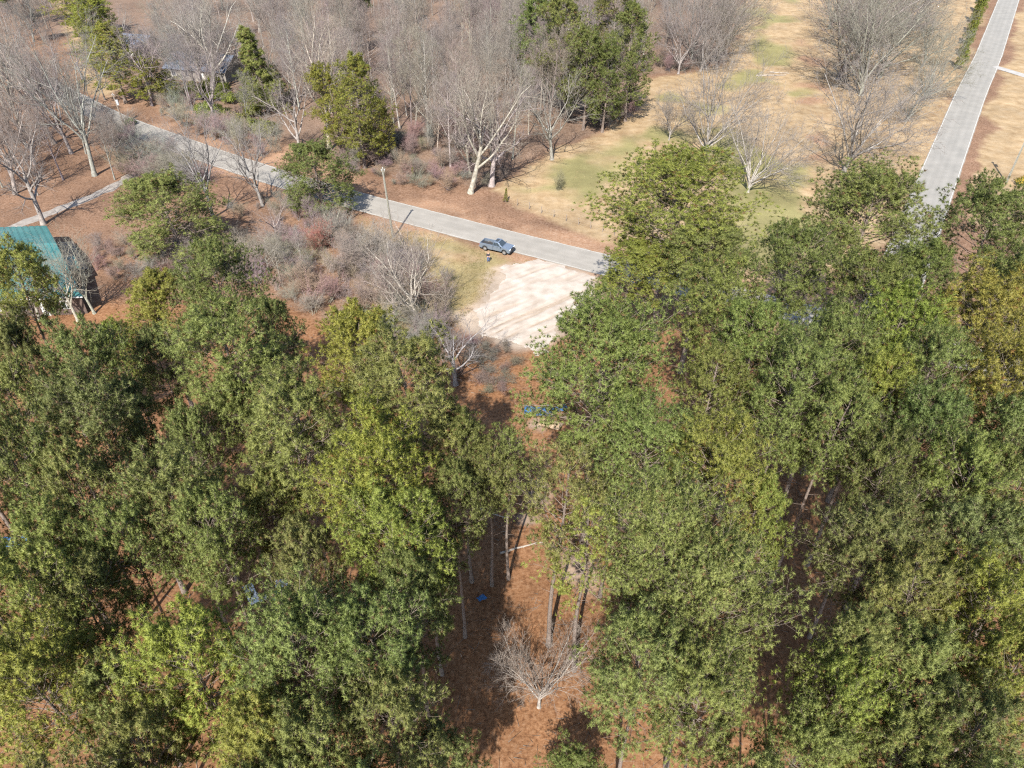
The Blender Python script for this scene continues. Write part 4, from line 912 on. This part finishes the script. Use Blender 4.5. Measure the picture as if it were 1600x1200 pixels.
for s in (-1, 1):
    arms.append([(chest, (.16, .11)), ((s*.19, 0, 1.40), .055), ((s*.24, -.03, 1.12), .042), ((s*.13, -.27, 1.06), .032), ((s*.10, -.33, 1.06), (.042, .02))])
    for k, (dx, L_) in enumerate(((-.032, .062), (-.011, .075), (.011, .07), (.032, .055))):
        arms.append([((s*.10, -.33, 1.06), (.042, .02)), ((s*.10+dx, -.37, 1.06), .010), ((s*.10+dx, -.37-L_*.5, 1.055), .009), ((s*.10+dx*.9, -.37-L_*.8, 1.03), .008)])
    arms.append([((s*.10, -.33, 1.06), (.042, .02)), ((s*.10-s*.05, -.34, 1.08), .011), ((s*.10-s*.065, -.375, 1.085), .009)])
legs = []
for s in (-1, 1):
    legs.append([(hip, (.15, .11)), ((s*.095, 0, .88), .09), ((s*.11, -.02, .50), .062), ((s*.115, .02, .10), .042), ((s*.12, .03, .045), .045), ((s*.125, -.12, .035), (.042, .03))])
body = skin_mesh('body', [[(hip, (.15, .11)), ((0, 0, 1.10), (.135, .10)), (chest, (.16, .11)), ((0, 0, 1.42), (.09, .07)), (neck, .052), ((0, -.01, 1.53), .05), ((0, -.015, 1.60), (.072, .085)), ((0, -.01, 1.68), (.076, .092)), ((0, 0, 1.74), (.05, .06))]]+arms+legs, M['skin'], pr)
skin_mesh('shirt', [[((0, 0, .93), (.165, .125)), ((0, 0, 1.10), (.15, .115)), (chest, (.175, .125)), ((0, 0, 1.43), (.10, .08))]]+[[(chest, (.175, .125)), ((s*.19, 0, 1.40), .072), ((s*.24, -.03, 1.12), .058), ((s*.15, -.23, 1.065), .046)] for s in (-1, 1)], M['dark_shirt'], pr)
skin_mesh('trousers', [[((0, 0, 1.02), (.158, .118)), (hip, (.163, .122))]]+[[(hip, (.163, .122)), ((s*.095, 0, .88), .105), ((s*.11, -.02, .50), .078), ((s*.115, .02, .09), .068)] for s in (-1, 1)], M['jeans'], pr)
skin_mesh('hair', [[((0, .045, 1.54), (.06, .04)), ((0, .035, 1.64), (.082, .075)), ((0, .015, 1.73), (.074, .08)), ((0, -.01, 1.765), (.045, .05))]], M['hair'], pr)
for s in (-1, 1):
    skin_mesh('shoe', [[((s*.12, .05, .05), (.05, .05)), ((s*.122, -.04, .045), (.052, .04)), ((s*.128, -.15, .035), (.046, .03))]], M['shoe'], pr)
    MB().cyl((s*.03, -.098, 1.655), (s*.03, -.108, 1.655), .011, n=10).build('eye', M['shoe'], body)
MB().add([(-.014, -.098, 1.615), (.014, -.098, 1.615), (0, -.125, 1.618), (0, -.10, 1.655)], [(0,1,2),(0,2,3),(1,3,2),(0,3,1)]).build('nose', M['skin'], body)
MB().box((0, -.098, 1.59), (.045, .012, .010)).build('mouth', M['red_plastic'], body)

# ------------------------------------------------------------------ utility poles
def utility_pole(u, v, h, label, drum=False, matl='wood_pole', lean=(0, 0)):
    P_ = G(u, v); r = empty('utility_pole', (P_[0], P_[1], gz(P_[0], P_[1])-.05), 0, label, 'utility pole'); r.rotation_euler = (lean[0], lean[1], 0)
    MB().cyl((0, 0, -.4), (0, 0, h), .19, .12, 14).build('pole', M[matl], r, smooth=False)
    for k, (x, z) in enumerate(((-.22, h-.15), (.0, h+.12), (.22, h-.15))):
        MB().cyl((x, 0, z-.22), (x, 0, z), .03, .03, 8).cyl((x, 0, z-.02), (x, 0, z+.14), .06, .04, 10).build('insulator', M['white_metal'], r)
    MB().box((0, 0, h-.36), (.56, .10, .10)).build('bracket', M['old_post'], r)
    MB().cyl((-.17, 0, .2), (-.12, 0, h-.4), .022, n=6).build('conduit', M['white_metal'], r)
    if drum:
        d = MB().cyl((.36, -.05, h-2.3), (.36, -.05, h-1.35), .24, .24, 16).build('transformer', M['white_metal'], r, .02)
        MB().cyl((.36, -.05, h-1.35), (.36, -.05, h-1.28), .26, .26, 16).cyl((.30, -.05, h-1.28), (.30, -.05, h-1.02), .035, .03, 8).build('bushing', M['white_metal'], d)
        MB().box((.15, -.02, h-1.85), (.14, .08, .1)).build('hanger', M['old_post'], r)
    return r
utility_pole(614, 372, 11.4, 'tall greenish wooden utility pole on the road verge left of the pickup', lean=(0, -.035))
utility_pole(1573, 284, 11.0, 'silver grey utility pole on the mown lawn with a transformer', True, 'white_metal' if False else 'wood_pole', lean=(0, .02))
utility_pole(193, 192, 6.2, 'short dark pole with a pale transformer at the road bend', True, 'old_post', lean=(0, -.05))

# ------------------------------------------------------------------ fence, logs, litter
fl = smooth_line(poly_px([(808, 320), (845, 333), (882, 345), (915, 353), (960, 366)]), 2.6)
fr = empty('wire_fence', (fl[0][0], fl[0][1], 0), 0, 'old wire fence on leaning posts along the field edge', 'fence')
tops = []
for i, (x, y) in enumerate(fl):
    dx, dy = random.uniform(-.07, .07), random.uniform(-.07, .07); zg = gz(x, y)
    o = MB().cyl((0, 0, -.3), (dx, dy, 1.25), .07, .055, 7).build('post', M['old_post'], fr); o.location = (x-fl[0][0], y-fl[0][1], zg); tops.append((x-fl[0][0], y-fl[0][1], zg, dx, dy))
for z in (.35, .75, 1.12):
    m = MB()
    for a, b in zip(tops[:-1], tops[1:]): m.cyl((a[0]+a[3]*z, a[1]+a[4]*z, a[2]+z), (b[0]+b[3]*z, b[1]+b[4]*z, b[2]+z), .010, n=4)
    m.build('wire', M['wire'], fr)
def log_(u, v, L_, r_, az, label, tilt=0.0, z=None, group='fallen pale logs in the field'):
    P_ = G(u, v); o = empty('fallen_log', (P_[0], P_[1], gz(P_[0], P_[1])+r_*.8 if z is None else z), az, label, 'log', group); rg = np.random.RandomState(int(u*7+v))
    K = 7; Pth = np.zeros((1, K, 3)); Pth[0, :, 0] = np.linspace(-L_/2, L_/2, K); Pth[0, :, 1] = rg.normal(0, .08, K); Pth[0, :, 2] = np.linspace(0, tilt, K)
    R_ = r_*np.linspace(1.15, .55, K)[None]
    a = Acc(); a.add(*tubes(Pth, R_, 9)); ob('trunk', a.mesh('log', M['grey_log'], True), o)
    L1, R1, _ = grow(rg, Pth, R_, 5, .3, .95, (.6, 1.2), lambda t, Lp: L_*.16*np.ones_like(t), 4, .15, .05, .35)
    for i in range(5):
        b = Acc(); b.add(*tubes(L1[i:i+1], R1[i:i+1], 6)); ob('limb', b.mesh('limb', M['grey_log'], True), o)
log_(1205, 117, 8.0, .20, .05, 'long pale fallen log lying across the field')
log_(1218, 113, 5.0, .15, -.25, 'shorter pale log lying behind the long one in the field')
log_(1188, 113, 3.0, .12, 1.0, 'short dark stub of log propped at the end of the long log')
log_(925, 835, 3.2, .12, .9, 'broken grey limb lying at the head of the straw clearing', group=None)
log_(815, 855, 4.2, .10, .35, 'thin pale limb lying across the head of the straw clearing', group=None)
log_(770, 800, 3.4, .09, -.4, 'pale dead branch in the shaded hollow beside the clearing', group=None)

def sheet(u, v, L_, W_, rz, m, name, label, cat, crumple=.25, z=.05, seed=1, tilt=0):
    P_ = G(u, v); rg = np.random.RandomState(seed); nx, ny = 18, 12
    gx, gy = np.meshgrid(np.linspace(-L_/2, L_/2, nx), np.linspace(-W_/2, W_/2, ny))
    zz = crumple*(fbm(gx, gy, .9, seed)**1.5)+.15*crumple*rg.rand(ny, nx)+tilt*gx
    gx = gx+(fbm(gx, gy, .6, seed+5)-.5)*crumple*1.4; gy = gy+(fbm(gx, gy, .6, seed+9)-.5)*crumple*1.4
    V = np.c_[gx.ravel(), gy.ravel(), zz.ravel()]; n = len(V); V2 = V.copy(); V2[:, 2] -= .02
    i = np.arange(n).reshape(ny, nx); q = np.stack([i[:-1, :-1], i[:-1, 1:], i[1:, 1:], i[1:, :-1]], -1).reshape(-1, 4)
    bd = np.r_[i[0, :], i[1:, -1], i[-1, -2::-1], i[-2:0:-1, 0]]; bn = np.roll(bd, -1)
    sidef = np.stack([bn, bd, bd+n, bn+n], -1)
    o = ob(name, mesh_np(name, np.r_[V, V2], [np.r_[q, q[:, ::-1]+n, sidef]], m, False)); o.location = (P_[0], P_[1], gz(P_[0], P_[1])+z); o.rotation_euler = (0, 0, rz)
    return tag(o, label, cat)
sheet(842, 646, 3.4, 1.7, -.15, M['blue_tarp'], 'tarp', 'crumpled bright blue tarp beside the small thin pine', 'tarp', .5, .1, 3)
sheet(878, 640, 1.2, .9, .3, M['blue_tarp'], 'tarp', 'small scrap of blue tarp right of the larger tarp', 'tarp', .3, .08, 5)
sheet(860, 665, 2.6, 1.3, -.5, M['plywood'], 'plywood_sheet', 'weathered tan plywood sheet below the blue tarp', 'plywood', .06, .10, 7, .08)
sheet(1000, 769, 1.5, .7, -.3, mat('pale_blue_plastic', (.45, .58, .62), .4, .1, 2), 'plastic_sheet', 'pale blue plastic sheet on the straw by the leaning trunk', 'plastic sheet', .2, .05, 9)
sheet(393, 927, 2.3, .9, -.95, M['white_sheet'], 'metal_sheet', 'white sheet lying on the straw among litter', 'metal sheet', .10, .08, 11)
sheet(441, 911, 1.3, .8, .2, M['white_sheet'], 'metal_sheet', 'broken white panel lying above the green tub', 'panel', .18, .06, 13)
sheet(410, 934, .7, .5, .7, M['white_sheet'], 'plastic_scrap', 'small white plastic scrap left of the green tub', 'scrap', .2, .05, 15)
sheet(436, 952, .9, .35, .1, M['white_sheet'], 'plastic_scrap', 'narrow white scrap below the green tub', 'scrap', .2, .05, 17)
sheet(20, 850, 2.6, 1.2, .1, M['blue_tarp'], 'tarp', 'blue tarp under the dark pines by the red tub', 'tarp', .5, .1, 19)
sheet(752, 936, .8, .6, .9, M['blue_tarp'], 'tarp', 'dark blue tarp in shade at the edge of the straw clearing', 'tarp', .4, .1, 21)
sheet(565, 768, 1.8, 1.2, .4, M['white_sheet'], 'metal_sheet', 'white sheet showing through the large yellowish pine', 'metal sheet', .2, .2, 23)
sheet(655, 840, 1.7, 1.4, -.2, M['white_sheet'], 'metal_sheet', 'white sheet beside the trunk of the bright pine', 'metal sheet', .2, .2, 25)
def tub(u, v, r_, h, m, name, label):
    P_ = G(u, v); o = empty(name, (P_[0], P_[1], gz(P_[0], P_[1])-.01), .3, label, 'tub'); n = 20; b = MB()
    prof = [(r_*.78, 0), (r_, h), (r_*1.08, h+.01), (r_*1.08, h+.04), (r_*.95, h+.04), (r_*.72, .04)]
    V = [(rr*math.cos(2*math.pi*k/n), rr*math.sin(2*math.pi*k/n), z) for rr, z in prof for k in range(n)]
    F = [(i*n+k, i*n+(k+1) % n, (i+1)*n+(k+1) % n, (i+1)*n+k) for i in range(len(prof)-1) for k in range(n)]+[tuple(range(n-1, -1, -1)), tuple(range(5*n, 6*n))]
    b.add(V, F).build('tub_body', m, o)
    for s in (-1, 1): MB().cyl((s*r_*1.05, -.1, h), (s*r_*1.2, 0, h+.06), .02, n=6).cyl((s*r_*1.2, 0, h+.06), (s*r_*1.05, .1, h), .02, n=6).build('handle', m, o)
tub(433, 933, .42, .45, M['green_plastic'], 'plastic_tub', 'round green plastic tub among white scraps')
tub(918, 801, .48, .55, M['red_plastic'], 'plastic_tub', 'dark red plastic tub beside the leaning trunk')
tub(27, 816, .5, .5, M['red_plastic'], 'plastic_tub', 'red tub under the dark pines by the blue tarp')
tub(776, 746, .22, .35, M['blue_tarp'], 'bucket', 'small blue bucket in the shade by thin pines')

# ------------------------------------------------------------------ grass, straw and sticks nobody could count
def scatter_stuff(name, label, cat, poly, n, maker, m, avoid=1.0, seed=3):
    rg = np.random.RandomState(seed); p = np.array(poly)
    x = rg.uniform(p[:, 0].min(), p[:, 0].max(), n*3); y = rg.uniform(p[:, 1].min(), p[:, 1].max(), n*3)
    ok = (pdist(x, y, poly) > 0) & (dist_line(x, y, MAIN) > WM/2+avoid) & (dist_line(x, y, SIDE) > WS/2+avoid) & (pdist(x, y, LOT) < -.8) & (fbm(x, y, 5, seed) > .42)
    x, y = x[ok][:n], y[ok][:n]
    i = np.clip(np.searchsorted(ys, y)-1, 0, n1-2); j = np.clip(np.searchsorted(xs, x)-1, 0, n0-2); z = np.minimum.reduce([Zr[i, j], Zr[i+1, j], Zr[i, j+1], Zr[i+1, j+1]])
    V, F = maker(rg, np.c_[x, y, z]); tag(ob(name, mesh_np(name, V, [F], m)), label, cat, kind='stuff')
def blades(h, w, k, spread):
    def f(rg, C):
        N = len(C); B = C[:, None]+np.concatenate([rg.normal(0, spread, (N, k, 2)), np.zeros((N, k, 1))], -1)
        E = B+np.concatenate([rg.normal(0, h*.5, (N, k, 2)), h*(.6+.6*rg.rand(N, k, 1))], -1)
        s = unit(np.concatenate([rg.normal(0, 1, (N, k, 2)), np.zeros((N, k, 1))], -1))*w/2
        V = np.stack([B-s, B+s, E], 2).reshape(-1, 3); return V, np.arange(len(V)).reshape(-1, 3)
    return f
def sticks(rg, C):
    N = len(C); az = rg.rand(N)*6.283; L_ = .4+1.6*rg.rand(N)**2
    E = C+np.c_[np.cos(az)*L_, np.sin(az)*L_, .05+.15*rg.rand(N)]; S = C+np.array([0, 0, .04])
    return cones(np.stack([S, E], 1), (.012+.02*rg.rand(N))[:, None]*np.ones((N, 2)))
M['dry_grass'] = mat('dry_grass', (0.206, 0.143, 0.074), .9, scale=.4, col2=(0.314, 0.234, 0.137)); M['stick'] = mat('fallen_sticks', (0.103, 0.081, 0.065), .9, scale=2, col2=(0.193, 0.167, 0.141))
M['weed'] = mat('winter_weeds', (0.114, 0.108, 0.040), .9, scale=.3, col2=(0.228, 0.171, 0.086))
scatter_stuff('dry_grass', 'short tan winter grass of the field', 'grass', FIELD, 9000, blades(.16, .05, 4, .12), M['dry_grass'], seed=3)
scatter_stuff('roadside_grass', 'short tan grass on the verge by the pickup', 'grass', BRUSHY, 6000, blades(.18, .045, 4, .12), M['weed'], seed=4)
scatter_stuff('lawn_grass', 'short dry lawn grass beside the side road', 'grass', LAWN, 5000, blades(.08, .05, 4, .12), M['dry_grass'], seed=5)
scatter_stuff('verge_grass', 'dry grass between grove and side road', 'grass', VERGE, 6000, blades(.16, .05, 4, .12), M['dry_grass'], seed=6)
scatter_stuff('fallen_sticks', 'fallen twigs and sticks on the pine straw', 'twigs', poly_px([(-100, 520), (1700, 520), (1700, 1350), (-100, 1350)]), 6000, sticks, M['stick'], seed=7)
scatter_stuff('woodland_sticks', 'fallen twigs on the leaf litter of the grey woods', 'twigs', WOODS, 6000, sticks, M['stick'], seed=8)
scatter_stuff('yard_sticks', 'fallen twigs on the leaf litter of the left yard', 'twigs', LEFTY, 3000, sticks, M['stick'], seed=9)
